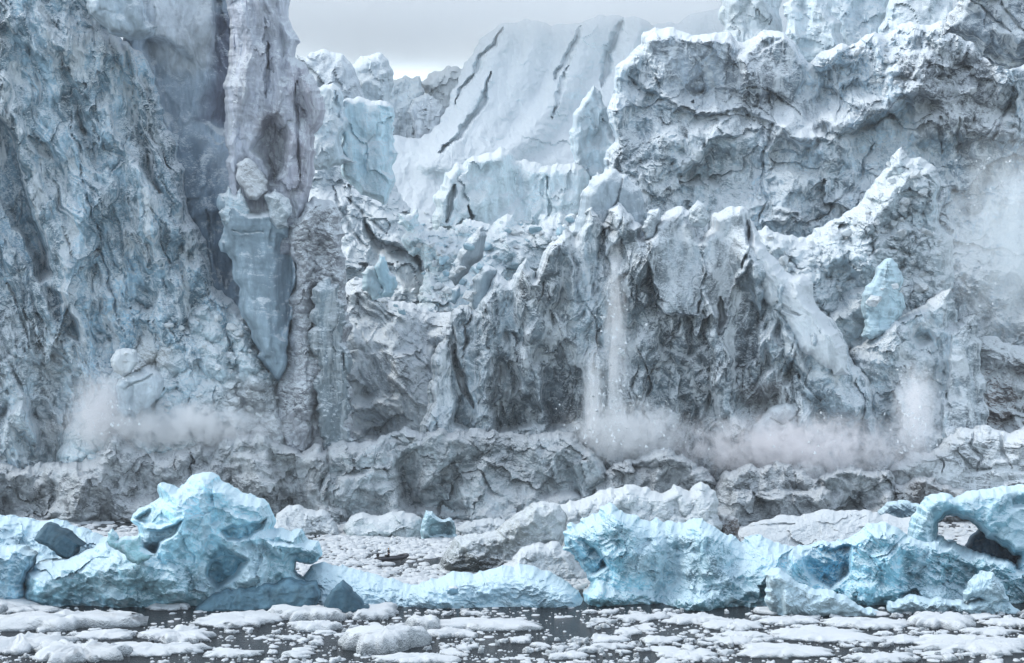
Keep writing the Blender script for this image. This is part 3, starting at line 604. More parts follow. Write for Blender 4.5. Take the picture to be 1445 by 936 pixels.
# ------------------------------------------------------------------ low grey bergs in front of the glacier
GB='low dusty grey icebergs along the glacier foot'
NB=[('veins',.5,6,(1.4,.3)),('plates',3.6,11,(.9,.2)),('plates',2.2,6.5,(.9,.25)),('plates',1.0,3,(.9,.2)),('ridged',.8,4.5,1),('fbm',.4,1.2,1)]
for lab,D,o,T,W,c,fe in [
 ('pale cracked iceberg with fine layered stripes behind the right end of the grey ones',372,'1240,760 1258,670 1264,655 1280,642 1300,640 1318,634 1340,612 1372,606 1400,604 1445,605 1560,600 1560,760',8,16,(.50,.55,.58),
   [('crack','1318,640 1330,656 1328,668',1.4,3),('crack','1376,608 1372,630 1384,648 1380,664',1.4,3),('crack','1410,606 1414,640 1430,660',1.4,3),('crack','1350,640 1372,664 1400,660',1.2,3)]),
 ('dusty grey iceberg with a steep dark pointed knoll, furthest left',366,'-120,760 -120,690 -40,650 0,655 30,664 60,655 100,652 135,641 148,622 157,611 166,607 176,612 186,622 202,631 240,634 280,625 312,620 330,650 335,760',9,18,DIRTY,
   [('ridge','165,608 150,640 120,680 100,730',5,26),('ridge','260,632 250,660 270,720',4,24),('facet','0,660 60,665 110,700 60,730 0,730',-3,6,-8,6),('facet','105,660 145,625 160,650 120,680',-1,10,4,5)]),
 ('long dusty grey iceberg with a jagged hump behind the blue peak',363,'290,760 296,640 310,622 322,616 334,609 346,613 360,608 376,610 386,622 400,628 425,640 455,629 480,640 492,680 496,760',8,16,(.36,.395,.415),
   [('ridge','345,612 360,660 380,700',4,26),('ridge','455,632 452,680 455,730',4,16),('facet','380,640 440,650 450,720 400,730',-2,8,-6,6)]),
 ('broad grey-blue iceberg with a snowy flat top in the middle of the row',364,'440,760 446,690 452,650 462,630 490,624 520,622 545,614 562,610 600,614 640,610 680,606 705,612 740,614 772,611 800,610 818,620 832,632 848,650 860,690 866,760',9,16,(.36,.42,.45),
   [('ridge','510,640 490,680 500,730',4,24),('ridge','700,625 680,670 690,730',4,26),('ridge','610,620 600,680',3,24),('facet','560,640 640,640 650,720 570,720',-3,5,-6,8),('facet','740,640 800,640 820,700 760,700',-2,-8,-6,8)]),
 ('dark grey pointed iceberg right of the snowy flat-topped one',360,'836,760 842,680 862,660 884,648 905,641 930,634 946,632 962,640 982,655 1000,664 1012,690 1016,760',7,14,(.27,.30,.32),
   [('ridge','945,634 930,680 935,730',4,24),('facet','870,660 920,650 925,720 870,720',-1,-4,6,6)]),
 ('small craggy grey iceberg with snow along its crest, right of the dark pointed one',359,'1000,760 1006,690 1020,668 1044,660 1062,655 1085,656 1098,650 1112,655 1132,662 1150,676 1168,690 1176,760',6,12,(.31,.34,.36),
   [('ridge','1090,655 1100,690 1110,730',3,20),('ridge','1045,662 1040,700',3,16)]),
 ('snowy hummock half hidden between the small grey icebergs',366,'1085,760 1088,680 1100,655 1130,650 1155,654 1176,668 1182,760',5,10,(.62,.65,.66),[]),
 ('smooth rounded grey iceberg in the right part of the row',361,'1146,760 1150,682 1162,668 1190,661 1216,660 1240,662 1262,672 1266,700 1268,760',6,12,(.30,.335,.355),
   [('ridge','1165,672 1200,664 1250,668',2,10),('facet','1180,680 1240,676 1240,720 1180,720',-1,-6,-4,6)]),
 ('dark brownish low iceberg at the right end of the row',360,'1240,760 1246,700 1262,684 1290,676 1314,674 1336,684 1350,690 1400,694 1440,700 1445,760',5,10,(.26,.265,.27),
   [('ridge','1300,678 1310,720',2,16)])]:
    w = 'white' if 'pale cracked' in lab or 'hummock' in lab else ''
    mass('iceberg',lab,'iceberg',D,o,T,W,M_WALL if w else M_DIRTY,c,feats=fe,noise=[('plates',1.8,8,(.6,.4)),('strat',.22,.9,.08),('fbm',.5,2,1)] if w else NB,step=1.5,warp=.5,group=GB,lean=.35,rough=.15,under=1.6)
# ------------------------------------------------------------------ floating ice nearer the viewer
NS=[('strat',.22,1.3,.35),('shear',.6,3.5,(1.5,.5)),('fbm',.30,1.3,1),('plates',1.0,3.5,(1,.2)),('scallop',1.1,2.6,.8),('scallop',.45,1.1,.8),('plates',1.3,7,(1.2,.25)),('fbm',.5,2.2,1)]      # melted, dimpled
NC=[('shear',.9,3.2,(1.2,1.1)),('plates',1.6,4.2,(1,.2)),('plates',.9,1.9,(1,.2)),('ridged',.8,2.6,1),('fbm',.45,1.0,1)]   # crumpled
NL=[('lumps',1.6,2.6,1),('lumps',1.0,1.3,1),('lumps',.5,.65,1),('plates',1.2,4,(1,.3)),('fbm',.3,.8,1)]             # rubbly
def berg(name, label, cat, D, o, T, W, mat, col, noise=NS, **k):
    k.setdefault('step',1.3); k.setdefault('warp',.25); k.setdefault('rough',.10); k.setdefault('under',.9)
    return mass(name, label, cat, D, o, T, W, mat, col, noise=noise, **k)

# far side of the open water
berg('iceberg','low white rubbly iceberg with a knobbly crest right of the blue peak','iceberg',336,'378,790 384,742 390,726 402,717 412,714 422,712 434,719 446,722 458,721 470,732 482,757 486,790',4,9,M_WHITE,(.50,.55,.57),NL,lean=.5)
berg('iceberg','white iceberg with a snowy back and dark undercut edge behind the rubber boat','iceberg',334,'480,790 483,748 492,733 508,724 526,728 550,723 570,721 588,728 600,742 606,757 606,790',5,12,M_WHITE,(.40,.48,.50),[('plates',1.2,5,(.8,.5)),('lumps',.6,1.2,1),('fbm',.4,1.4,1)],lean=.7)
berg('iceberg','small pale teal iceberg with a pointed tip right of the snowy-backed white one','iceberg',333,'592,790 594,742 598,728 601,720 610,722 617,730 624,734 633,731 641,737 643,753 645,790',4,6,M_BERG,(.32,.52,.58),[('plates',1.2,5,(1.2,.1)),('fbm',.3,2,1)],
     feats=[('facet','604,742 624,736 642,736 644,756 604,756',-1.2,-4,-4,2)],tints=[('622,738 646,730 646,760 604,760',(.16,.24,.27),.8)])
berg('iceberg','white snowy ice hummock right of the pale teal iceberg','iceberg',337,'640,790 642,745 660,735 690,731 715,736 740,735 760,745 765,790',4,10,M_WHITE,(.50,.55,.57),NL,lean=.8)
berg('ice_block','dark blue striped ice block lying beyond the blue arch','ice block',338,'1236,745 1240,724 1252,712 1268,709 1283,707 1297,711 1300,722 1304,745',4,5,M_BERG,(.16,.26,.33),[('plates',.8,3,(1,.2)),('strat',.3,1.2,.7)])
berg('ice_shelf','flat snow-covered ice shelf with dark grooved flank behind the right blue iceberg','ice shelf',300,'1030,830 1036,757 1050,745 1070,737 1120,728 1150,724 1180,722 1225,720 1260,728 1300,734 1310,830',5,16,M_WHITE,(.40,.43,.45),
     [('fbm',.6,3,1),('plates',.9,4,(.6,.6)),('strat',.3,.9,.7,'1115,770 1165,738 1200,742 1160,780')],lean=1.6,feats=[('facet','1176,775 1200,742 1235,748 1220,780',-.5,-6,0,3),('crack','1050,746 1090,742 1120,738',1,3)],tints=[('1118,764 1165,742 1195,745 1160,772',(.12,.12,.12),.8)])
berg('iceberg','brown-stained small ice lump between the white rubble and the flat ice shelf','ice lump',305,'1012,770 1018,737 1030,728 1042,732 1044,745 1046,770',3,5,M_DIRTY,(.14,.12,.11),NL)

# middle distance rubble
berg('rubble_berg','white rubbly ice heap with blocky spires behind the right blue iceberg','iceberg',298,'780,830 788,713 805,706 822,704 840,697 858,690 880,688 900,686 918,692 935,697 946,692 952,684 964,690 974,694 982,684 990,680 1002,688 1012,702 1012,726 1020,745 1030,830',7,16,M_WHITE,(.50,.56,.58),NL,
     feats=[('ridge','985,684 1000,710 1010,740',2,12)],lean=.6)
berg('rubble_berg','rubbly ice lump with a dark shade-tinted underside right of the rubber boat','iceberg',288,'612,850 616,800 622,790 634,772 644,758 667,754 684,752 696,750 706,742 716,734 726,726 746,715 770,708 790,712 798,724 800,750 792,772 770,790 735,800 720,850',6,20,M_SHADETINT,(.42,.46,.47),
     [('scallop',.9,1.6,.9),('lumps',1.2,2,1),('lumps',.6,.8,1),('plates',1.2,4,(1,.2)),('fbm',.3,.8,1)],lean=.2,tints=[('628,790 660,780 710,778 725,800 725,850 610,850',(.06,.065,.06),.85),('700,740 740,735 760,760 730,775 700,770',(.20,.21,.20),.6)])  # near-black base tint puts the underside's shade into the ice colour
berg('rubble_berg','pale pebbly ice heap in front of the shade-tinted rubble lump','iceberg',276,'700,860 712,796 730,780 745,770 770,768 790,766 804,776 815,795 826,808 834,826 838,860',5,14,M_WHITE,(.48,.51,.52),[('lumps',1.1,1.8,.7),('lumps',.6,.9,.7),('fbm',.3,1,1)],lean=.7)

# left foreground group
berg('iceberg','gently sloping pale blue iceberg at the left edge','iceberg',270,'-120,900 -120,730 -60,734 0,728 30,731 60,736 90,735 115,745 140,757 168,768 180,800 190,900',8,22,M_BERG,(.38,.54,.63),NS,lean=.7)
berg('ice_block','dark blue angular ice block resting on the sloping iceberg at left','ice block',259,'48,762 51,756 60,744 67,737 78,741 88,746 104,758 118,770 108,778 101,790 85,786 72,776',4,6,M_DARK,(.07,.13,.17),[('plates',.8,3,(1,.1)),('fbm',.2,1,1)],lean=.5)
berg('iceberg','rounded pale blue iceberg end cut off by the left edge of the view','iceberg',254,'-120,900 -120,772 -30,770 0,771 22,770 36,776 49,784 46,796 37,812 36,836 40,858 40,900',7,16,M_BERG,(.30,.50,.62),NS,lean=.15)
berg('iceberg','tall pale blue iceberg with a dimpled face and a sharp central ridge','iceberg',256,
  '30,900 34,830 38,806 50,796 80,790 100,785 122,776 140,768 152,766 176,770 186,764 196,752 184,735 188,725 206,714 225,702 222,692 227,681 236,684 250,691 262,681 272,670 282,668 292,667 306,673 322,686 340,697 356,700 370,705 380,718 388,738 384,746 404,750 424,748 432,764 446,766 453,780 448,792 430,796 418,792 414,806 424,816 440,818 446,845 440,900',9,20,M_BERG,(.32,.54,.63),NS,lean=.22,
  feats=[('facet','182,736 205,747 226,747 256,735 248,754 229,766 219,783 205,772 196,752',-3.5,-6,-12,3),('facet','312,750 328,742 376,735 370,746 338,762 321,762',-3,-3,-12,3),('facet','296,789 310,771 324,779 347,793 335,811 307,828 294,812',-5,-10,-8,5),
         ('ridge','262,672 256,691 264,712 247,754 226,782 197,812 160,840',4,34),('ridge','300,675 330,720 345,765 350,800',2.6,34),('facet','188,733 225,704 255,694 250,735 222,742',-1.5,10,-4,4),
         ('facet','380,765 414,770 448,776 440,798 412,792 390,782',1.5,-8,-8,4),('round','60,830 140,810 200,800 250,830',3,30),('ridge','330,800 360,830 380,860',2,24)],
  tints=[('40,840 120,838 200,850 290,868 290,890 40,890',(.16,.32,.42),.6),('196,738 255,735 222,784 200,770',(.18,.32,.42),.5),('312,750 376,735 372,750 330,764',(.26,.50,.62),.6),('296,789 312,772 346,793 335,812 306,828',(.22,.43,.55),.5)])  # hollow facets tinted darker, their shade put into the vertex colour
berg('ice_fin','small translucent teal ice fin with curved horns left of the tall ridge','ice fin',243,'150,764 152,752 158,746 163,752 166,762 172,758 180,757 190,757 197,755 198,764 199,772 208,778 220,782 210,790 194,798 178,786 166,776 156,772',1.2,6,M_BERG,(.32,.56,.62),[('fbm',.3,1.4,1)],step=1.0)
berg('iceberg','low smooth dark blue iceberg at the foot of the tall ridged one','iceberg',246,'262,905 268,866 282,852 300,838 320,830 338,825 366,822 390,823 420,820 446,820 452,836 446,860 452,905',4,14,M_DARK,(.15,.27,.34),[('plates',.9,4,(.6,.2)),('fbm',.4,2,.7),('scallop',.4,1.2,.6)],lean=.5)
berg('iceberg','long low pale blue iceberg with fine wrinkles in the foreground centre','iceberg',252,'424,910 426,816 438,799 456,794 472,799 490,803 512,808 534,813 556,818 586,826 608,817 630,812 648,809 668,812 682,807 696,803 714,799 732,796 750,800 770,807 794,818 816,834 832,854 840,878 842,910',9,40,M_BERG,(.36,.54,.65),
  [('plates',.9,4,(.5,.4)),('ridged',.45,1.8,.6),('scallop',.35,1.0,.6),('fbm',.25,.7,1)],lean=.8,feats=[('round','600,830 680,820 740,815 800,840',3,40),('ridge','560,818 620,850 660,880',1.5,26)])
berg('ice_block','dark blue pyramid of ice at the left end of the long low iceberg','ice block',241,'452,885 457,852 466,836 474,826 483,819 490,826 498,836 510,846 523,856 520,885',3,7,M_DARK,(.07,.135,.18),[('plates',.9,4,(1.1,.1)),('fbm',.3,1.4,1)],feats=[('ridge','483,820 500,860',1.6,12)],lean=.3)
berg('ice_lump','small smooth blue ice lump lying on the long low iceberg','ice lump',243.5,'630,833 634,828 641,827 647,831 646,838 638,840 631,838',.9,5,M_SMOOTH,(.28,.48,.62),[('fbm',.15,1,1)],step=1.0)

# right foreground group
berg('iceberg','dark blue hollow iceberg seen through and under the blue arch','iceberg',268,'1358,840 1364,772 1372,758 1384,746 1400,750 1416,758 1450,776 1560,790 1560,840',4,8,M_DARK,(.06,.10,.14),NC)
berg('ice_arch','curved bright blue ice arch over a window of white slush','ice arch',262,'1284,800 1288,770 1286,750 1290,732 1297,716 1310,702 1325,698 1340,697 1370,694 1400,690 1420,686 1445,684 1480,684 1600,690 1600,850 1420,850 1434,800 1440,786 1420,774 1405,764 1390,754 1376,741 1362,733 1350,728 1335,728 1327,736 1323,752 1326,775 1328,800',7,14,M_BERG,(.29,.52,.62),
  [('plates',1.0,4,(1,.2)),('scallop',.6,1.8,.8),('fbm',.4,1.2,1)],lean=.15,feats=[('ridge','1310,704 1360,712 1400,730 1440,770',2,26),('facet','1425,690 1470,690 1470,720 1430,715',-1,0,-10,4)])
berg('iceberg','sprawling crumpled bright blue iceberg filling the right foreground','iceberg',257,
  '796,900 822,850 834,822 820,800 806,782 796,764 794,752 800,741 822,732 845,726 872,720 900,728 925,732 945,736 958,740 975,735 985,733 1000,740 1020,752 1040,761 1062,757 1082,760 1100,766 1122,772 1140,771 1160,765 1182,766 1202,762 1215,754 1226,745 1240,740 1252,738 1262,743 1276,752 1292,757 1310,761 1332,757 1350,764 1362,771 1382,780 1400,786 1432,796 1462,800 1600,805 1600,900',10,22,M_BERG,(.27,.52,.62),[('plates',3.2,10,(1,.2)),('lumps',1.8,6,1),('plates',2.4,4.5,(1,.2))]+NC,lean=.55,rough=.16,
  feats=[('facet','1126,784 1142,771 1170,774 1201,772 1199,808 1171,830 1148,820',-4,-6,-6,4),('facet','795,756 823,760 846,782 856,798 833,816 806,800',-3.5,-10,-4,4),('ridge','870,724 900,770 960,800 1000,860',2.6,36),
         ('ridge','1000,742 1010,780 1060,810',2.5,30),('ridge','1210,760 1204,800 1190,830',2.6,18),('ridge','1250,742 1275,780 1260,820',3,26),('ridge','1310,765 1330,800 1300,850',3,26),('facet','1270,838 1295,830 1300,842 1280,848',-3,0,-4,2),
         ('ridge','1390,785 1400,820 1380,860',2.6,22),('facet','1070,825 1088,822 1092,842 1074,842',-2.5,0,-4,2),('round','830,840 900,850 1000,855',2,20),('facet','1330,800 1370,800 1360,830 1330,825',-2,6,-5,4)],
  tints=[('1126,782 1142,770 1202,770 1199,810 1170,832 1146,820',(.16,.42,.58),.8),('795,754 850,775 856,800 830,818',(.18,.34,.44),.7),('900,740 1000,760 1060,800 960,830 880,790',(.45,.62,.70),.6),('1220,750 1330,770 1300,830 1220,820',(.26,.52,.64),.6)])
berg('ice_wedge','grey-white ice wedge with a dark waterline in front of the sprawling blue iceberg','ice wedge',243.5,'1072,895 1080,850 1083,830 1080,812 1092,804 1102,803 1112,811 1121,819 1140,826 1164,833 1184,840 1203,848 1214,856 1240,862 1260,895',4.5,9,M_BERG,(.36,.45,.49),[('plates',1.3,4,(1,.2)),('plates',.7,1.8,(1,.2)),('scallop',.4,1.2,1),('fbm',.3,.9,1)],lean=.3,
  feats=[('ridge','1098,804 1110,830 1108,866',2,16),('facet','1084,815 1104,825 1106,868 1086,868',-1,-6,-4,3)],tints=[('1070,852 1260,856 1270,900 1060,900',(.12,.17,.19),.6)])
for lab,o in [('knobbly white ice lump at the waterline near the right end of the blue iceberg','1250,895 1256,850 1280,842 1310,845 1340,848 1380,846 1420,850 1440,862 1446,895'),
              ('pale blue ice pinnacle standing on the right part of the blue iceberg','1360,850 1368,826 1378,812 1388,806 1402,808 1410,820 1418,830 1424,848 1400,860')]:
    berg('ice_lump',lab,'ice lump',244,o,3,8,M_BERG,(.42,.58,.66),NC,lean=.3)

# ------------------------------------------------------------------ loose ice: prototypes
rnd = random.Random(5)
def chunk_mesh(name, seed, mat, col):
    r = random.Random(seed); bm = bmesh.new()
    for _ in range(16):
        v = Vector((r.gauss(0,1), r.gauss(0,1), r.gauss(0,1))).normalized()*r.uniform(.8,1.05)
        bm.verts.new((v.x, v.y*.85, v.z*.75))
    bmesh.ops.convex_hull(bm, input=bm.verts)
    for v in [v for v in bm.verts if not v.link_faces]: bm.verts.remove(v)
    bmesh.ops.bevel(bm, geom=bm.edges[:], offset=.07, segments=1, affect='EDGES', clamp_overlap=True)
    bmesh.ops.triangulate(bm, faces=bm.faces)
    bmesh.ops.subdivide_edges(bm, edges=bm.edges[:], cuts=1)
    for v in bm.verts: v.co *= 1+.05*r.uniform(-1,1)
    bmesh.ops.recalc_face_normals(bm, faces=bm.faces)
    me = bpy.data.meshes.new(name); bm.to_mesh(me); bm.free()
    a = me.color_attributes.new('Ice','FLOAT_COLOR','POINT')
    for d in a.data: d.color = (*col,1)
    me.materials.append(mat); return me
CH = [chunk_mesh('ice_chunk', 40+k, M_RUBBLE, (.74,.78,.80)) for k in range(6)]
CHB= [chunk_mesh('blue_ice_chunk', 60+k, M_SMOOTH, (.36,.52,.60)) for k in range(3)]
def place(name, me, loc, s, label, cat, group, flat=1.0):
    o = bpy.data.objects.new(name, me); COL.objects.link(o); o.location = loc
    o.rotation_euler = (rnd.uniform(-.4,.4), rnd.uniform(-.4,.4), rnd.uniform(0,6.3))
    o.scale = (s*rnd.uniform(.8,1.25), s*rnd.uniform(.8,1.2), s*flat*rnd.uniform(.8,1.1))
    return tag(o, label, cat, group)

def floe_mesh(name, rx, ry, h, seed, n=40, m=9, lump=.35):
    """snow-topped floe: wavy rim, undercut grey side, soft lumpy snow"""
    rs = seed*7
    th = np.linspace(0, 2*math.pi, n, endpoint=False)
    c, s_ = np.cos(th), np.sin(th)
    rim = 1+.34*trif(c*1.1+seed, s_*1.1, 4, rs,.6)+.08*tri(c*6+seed, s_*6, rs+3)
    prof = [(0.0,1),(.25,1),(.5,1),(.7,.98),(.84,.86),(.94,.62),(1.0,.30),(1.0,.0),(.93,-.35),(.6,-.5)]
    V=[]; top=[]
    for k,(q,z) in enumerate(prof):
        x = rx*rim*c*max(q,.001); y = ry*rim*s_*max(q,.001)
        lz = (.8*trif(x*.8+seed*3.1, y*.8, 4, rs+9)+.35*gn(x*.3,y*.3+seed,rs))*lump*1.25*(1 if k<6 else .2)
        edge = fbm(x*1.5, y*1.5+seed, 3, rs+19)*.12*(k>3)
        zz = h*z+ (lz*h if k<7 else 0)+0*x
        V.append(np.stack([x*(1+edge), y*(1+edge), zz],1))
    V=np.concatenate(V); Q=[]
    for k in range(len(prof)-1):
        for i in range(n):
            j=(i+1)%n; Q.append((k*n+i,(k+1)*n+i,(k+1)*n+j,k*n+j))
    me=bpy.data.meshes.new(name); me.from_pydata(V.tolist(),[],Q)
    for p in me.polygons: p.use_smooth=True
    a=me.color_attributes.new('Ice','FLOAT_COLOR','POINT')
    cc=np.ones((len(V),4),np.float32); cc[:,:3]=(.20,.225,.24); a.data.foreach_set('color',cc.ravel())
    me.materials.append(M_FLOE); return me
M_FLOE = ice_mat('floe_snow', snow=(.60,.63,.65), s0=.12, s1=.5, bump=.5, var=.3, stretch=(1,1,1), bsc=(1.2,6.), rough=.6)

def big_floe(label, px, py, wpx, hpx, thick, seed, lump=.35):
    thick *= .62
    D = water_d(py); rx = wpx/2/FOC*D; ry = hpx/2/FOC*D*D/CAMH
    me = floe_mesh('ice_floe', rx, ry, thick, seed, n=90 if wpx>60 else 56, lump=lump)
    o = bpy.data.objects.new('ice_floe', me); COL.objects.link(o); o.location = at(px, py, D); o.location.z = 0
    tag(o, label, 'ice floe', 'large snow-covered floes in the foreground'); BIG.append((o.location.x, o.location.y, rx, ry))
BIG=[]
for k,(lab,px,py,w_,h_,t,lu) in enumerate([
 ('grey-white floe corner at the left edge below the cut-off iceberg',-5,858,100,14,1.6,.2),
 ('long thick snow-covered floe with a dark pitted side at the left edge',95,882,235,16,2.0,.3),
 ('snowy floe behind the long thick one at the left edge',30,862,90,7,.9,.4),
 ('knobbly snow floe at the bottom left corner',30,912,120,20,1.4,.5),
 ('humped snow floe at the bottom edge left of the dark water lane',115,925,130,24,1.6,.5),
 ('flat snow floe under the dimpled blue iceberg at left',150,899,90,9,.8,.4),
 ('lobed snow floe beside the dark water lane at lower left',250,900,95,18,1.2,.4),
 ('long floe of lumpy snow along the bottom left of the water lane',215,918,130,14,.9,.5),
 ('small bright floe close under the tall iceberg, left of the low dark one',245,858,52,8,.8,.4),
 ('broad snow floe before the low dark blue iceberg',345,876,120,16,1.1,.3),
 ('dark-sided floe with a thin snow cap below the blue pyramid',436,872,100,12,1.9,.2),
 ('humped dark floe with snow on its back in the lower centre left',447,888,62,7,1.3,.3),
 ('smooth bare-edged floe with a sloping snow top right of the blue pyramid',520,868,100,14,1.6,.2),
 ('rounded snow boulder floe with a dark wet side in the bottom centre',545,915,105,20,3.4,.1),
 ('flat snow floe at the bottom edge below the snow boulder',590,932,105,10,.9,.3),
 ('ice lump standing up between the snow floes in the bottom centre',600,887,44,9,2.2,.2),
 ('long snow tongue stretching right below the long low iceberg',690,884,150,14,1.2,.3),
 ('lumpy snow floe linking the snow boulder and the long tongue',640,897,70,9,1.0,.5),
 ('round snow floe in the dark water below the blue iceberg, left side',735,905,30,7,.7,.3),
 ('broad pale floe under the left part of the right blue iceberg',985,876,80,12,.9,.4),
 ('snow floe with a notched rim beside the broad pale one',1035,884,75,14,.8,.4),
 ('wide flat floe in the right foreground nearest the grey wedge',1120,878,76,9,.7,.3),
 ('largest flat snow floe in the right foreground',1165,898,140,22,.8,.25),
 ('long snow floe at the bottom right below the largest flat one',1110,920,120,18,.8,.35),
 ('snow floe at the bottom edge right of centre',970,926,72,12,.8,.3),
 ('tilted block floe with a square edge at right',1322,880,84,18,1.7,.15),
 ('irregular snow floe left of the tilted block floe',1215,882,95,13,.8,.4),
 ('wide lumpy floe at the bottom right corner',1375,912,165,22,.9,.45),
 ('snow floe at the bottom edge under the largest flat one',1240,931,90,11,.8,.3),
 ('flat floe touching the right edge of the view',1430,882,75,10,.8,.35),
 ('small domed floe left of the broad pale one',885,893,40,8,.7,.3),
 ('small lumpy floe in the centre of the dark water',865,914,56,8,.6,.5),
 ('flat floe between the notched floe and the long bottom floe',1030,906,60,9,.7,.4),
 ('thin snow floe in the lower right between larger ones',1275,905,70,8,.6,.4),
 ('wide ragged snow floe in the lower right beside the largest flat one',1050,898,60,8,.7,.4),
 ('broad snow floe in the lower centre right',930,905,58,9,.7,.4),
 ('ragged floe under the pale pinnacle at right',1395,893,70,8,.7,.4),
 ('flat floe near the bottom edge in the centre',800,927,62,9,.6,.4),
 ('snow floe just left of the dark lane of open water',330,925,90,10,.7,.4),
 ('thin floe against the foot of the right blue iceberg',905,873,70,6,.6,.4),
 ('lumpy floe at the foot of the grey wedge',1090,874,60,5,.6,.4),
 ]):
    big_floe(lab,px,py,w_,h_,t,100+k,lu)

# small floes on the dark water, nearest first
FL=[floe_mesh('small_ice_floe',1,1,.5,300+k,n=28,lump=.5) for k in range(8)]
def clear(x, y, r):
    for (a,b,c,d) in BIG:
        if ((x-a)/(c+r))**2+((y-b)/(d+r))**2 < 1: return False
    return True
cnt=0; tries=0; DONE=[]
LANES=[(205,885,330,905),(700,900,840,936)]
while cnt<265 and tries<14000:
    tries+=1
    px=rnd.uniform(-20,1465) if rnd.random()<.6 else rnd.uniform(800,1465); py=rnd.uniform(864,940); D=water_d(py)
    dens=.5+.9*float(gn(np.array([px/170.]),np.array([py/30.]),9)[0])
    if rnd.random()>dens: continue
    wpx=min(34,rnd.lognormvariate(2.4,.55)); r=wpx/2/FOC*D
    x=(px-CX)/FOC*D
    if not clear(x,D,r*.8): continue
    if any((x-a)**2+(D-b)**2 < (.85*(r+c))**2 for a,b,c in DONE): continue
    DONE.append((x,D,r)); cnt+=1
    o=bpy.data.objects.new('ice_floe',FL[cnt%8]); COL.objects.link(o)
    o.location=(x,D,0); o.rotation_euler=(0,0,rnd.uniform(0,6.3)); o.scale=(r*rnd.uniform(.9,1.3),r*rnd.uniform(.9,1.6),rnd.uniform(.5,.9))
    tag(o,'small snow-topped floe drifting on the dark foreground water','ice floe','small floes on the dark foreground water')

def scatter_stuff(name,label,cat,pts,mat,col,seed):
    """many tiny lumps of brash ice in one mesh"""
    r=np.random.RandomState(seed)
    base=[(math.cos(a),math.sin(a),0) for a in np.linspace(0,2*math.pi,7,endpoint=False)]
    V=[];F=[]
    for (x,y,s,h) in pts:
        b=len(V); ph=r.uniform(0,1)
        for i in range(7):
            a=2*math.pi*(i+ph)/7; q=s*r.uniform(.7,1.2); V.append((x+q*math.cos(a),y+1.3*q*math.sin(a),-.1))
        for i in range(7):
            a=2*math.pi*(i+ph)/7; q=s*r.uniform(.55,.85); V.append((x+q*math.cos(a),y+1.3*q*math.sin(a),h*r.uniform(.6,1)))
        V.append((x,y,h*1.15))
        for i in range(7):
            j=(i+1)%7; F.append((b+i,b+j,b+7+j,b+7+i)); F.append((b+7+i,b+7+j,b+14))
    me=bpy.data.meshes.new(name); me.from_pydata(V,[],F)
    a=me.color_attributes.new('Ice','FLOAT_COLOR','POINT'); cc=np.ones((len(V),4),np.float32); cc[:,:3]=col; a.data.foreach_set('color',cc.ravel())
    for p in me.polygons: p.use_smooth=True
    me.materials.append(mat); o=bpy.data.objects.new(name,me); COL.objects.link(o); tag(o,label,cat,kind='stuff'); return o
pts=[]
for _ in range(5600):
    py=rnd.uniform(858,945); px=rnd.uniform(-40,1490); D=water_d(py); x=(px-CX)/FOC*D
    if not clear(x,D,.1): continue
    if rnd.random() > .55+.8*float(gn(np.array([px/120.]),np.array([py/22.]),19)[0]): continue
    s=rnd.lognormvariate(-1.65,.7); pts.append((x,D,min(s,.9),rnd.uniform(.04,.16)))
scatter_stuff('brash_ice','fine brash ice scattered over the dark foreground water','brash ice',pts,M_FLOE,(.35,.38,.40),3)
pts=[]
for _ in range(26000):
    D=rnd.uniform(262,365); x=rnd.uniform(-.3,.3)*D
    g=float(gn(np.array([x/16.]),np.array([D/26.]),29)[0])+.5*float(gn(np.array([x/5.]),np.array([D/9.]),30)[0])
    if rnd.random() > .66+.6*g: continue
    s=rnd.lognormvariate(-.55,.5); pts.append((x,D,min(s,2.6),rnd.uniform(.1,.35)))
scatter_stuff('slush_ice','packed white slush and brash ice covering the water behind the blue icebergs','slush ice',pts,M_FLOE,(.30,.33,.34),4)
# loose blocks lying on the rubble, dropped onto whatever surface is there
bpy.context.view_layer.update(); dg=bpy.context.evaluated_depsgraph_get()
ORIG=Vector((0,0,CAMH))
def rest(px,py,smin,smax,label,group,n,cx_,cy_,poly,meshes):
    pl=P(poly); k=0; t=0
    x0=min(p[0] for p in pl); x1=max(p[0] for p in pl); y0=min(p[1] for p in pl); y1=max(p[1] for p in pl)
    while k<n and t<n*20:
        t+=1; px=rnd.uniform(x0,x1); py=rnd.uniform(y0,y1)
        if poly_sd(np.array([px]),np.array([py]),pl)[0][0]<0: continue
        hit,loc,nor,_,ob_,_=scene.ray_cast(dg,ORIG,(at(px,py,300)-ORIG).normalized())
        if not hit or nor.z<.05 or 'dust' in ob_.name or 'spray' in ob_.name or 'fall' in ob_.name or ob_.name in ('haze','mist'): continue
        s=min(smax,max(smin,rnd.lognormvariate(math.log(smin*1.5),.45)))
        place('ice_block',meshes[k%len(meshes)],loc+nor*s*.25,s,label,'ice block',group); k+=1
rest(0,0,.7,2.2,'loose block of pale ice lying in the rubble hollow above the central cliff','loose blocks in the rubble hollow',60,0,0,'600,300 640,320 700,312 760,318 820,305 800,335 740,360 700,380 690,400 650,430 610,420 585,360',CH+CHB)
rest(0,0,.6,1.8,'loose block of blue-white ice on the rubble heap at the foot of the left cliff','loose blocks on the left rubble heap',60,0,0,'110,590 190,480 250,455 300,410 340,440 370,490 395,560 400,600 120,610',CH)
rest(0,0,.6,2.0,'loose block of blue-white ice on the crumbly pile against the right cliff','loose blocks on the right rubble pile',60,0,0,'1070,335 1130,345 1200,310 1260,225 1320,240 1335,330 1330,400 1280,430 1200,430 1130,400',CH)
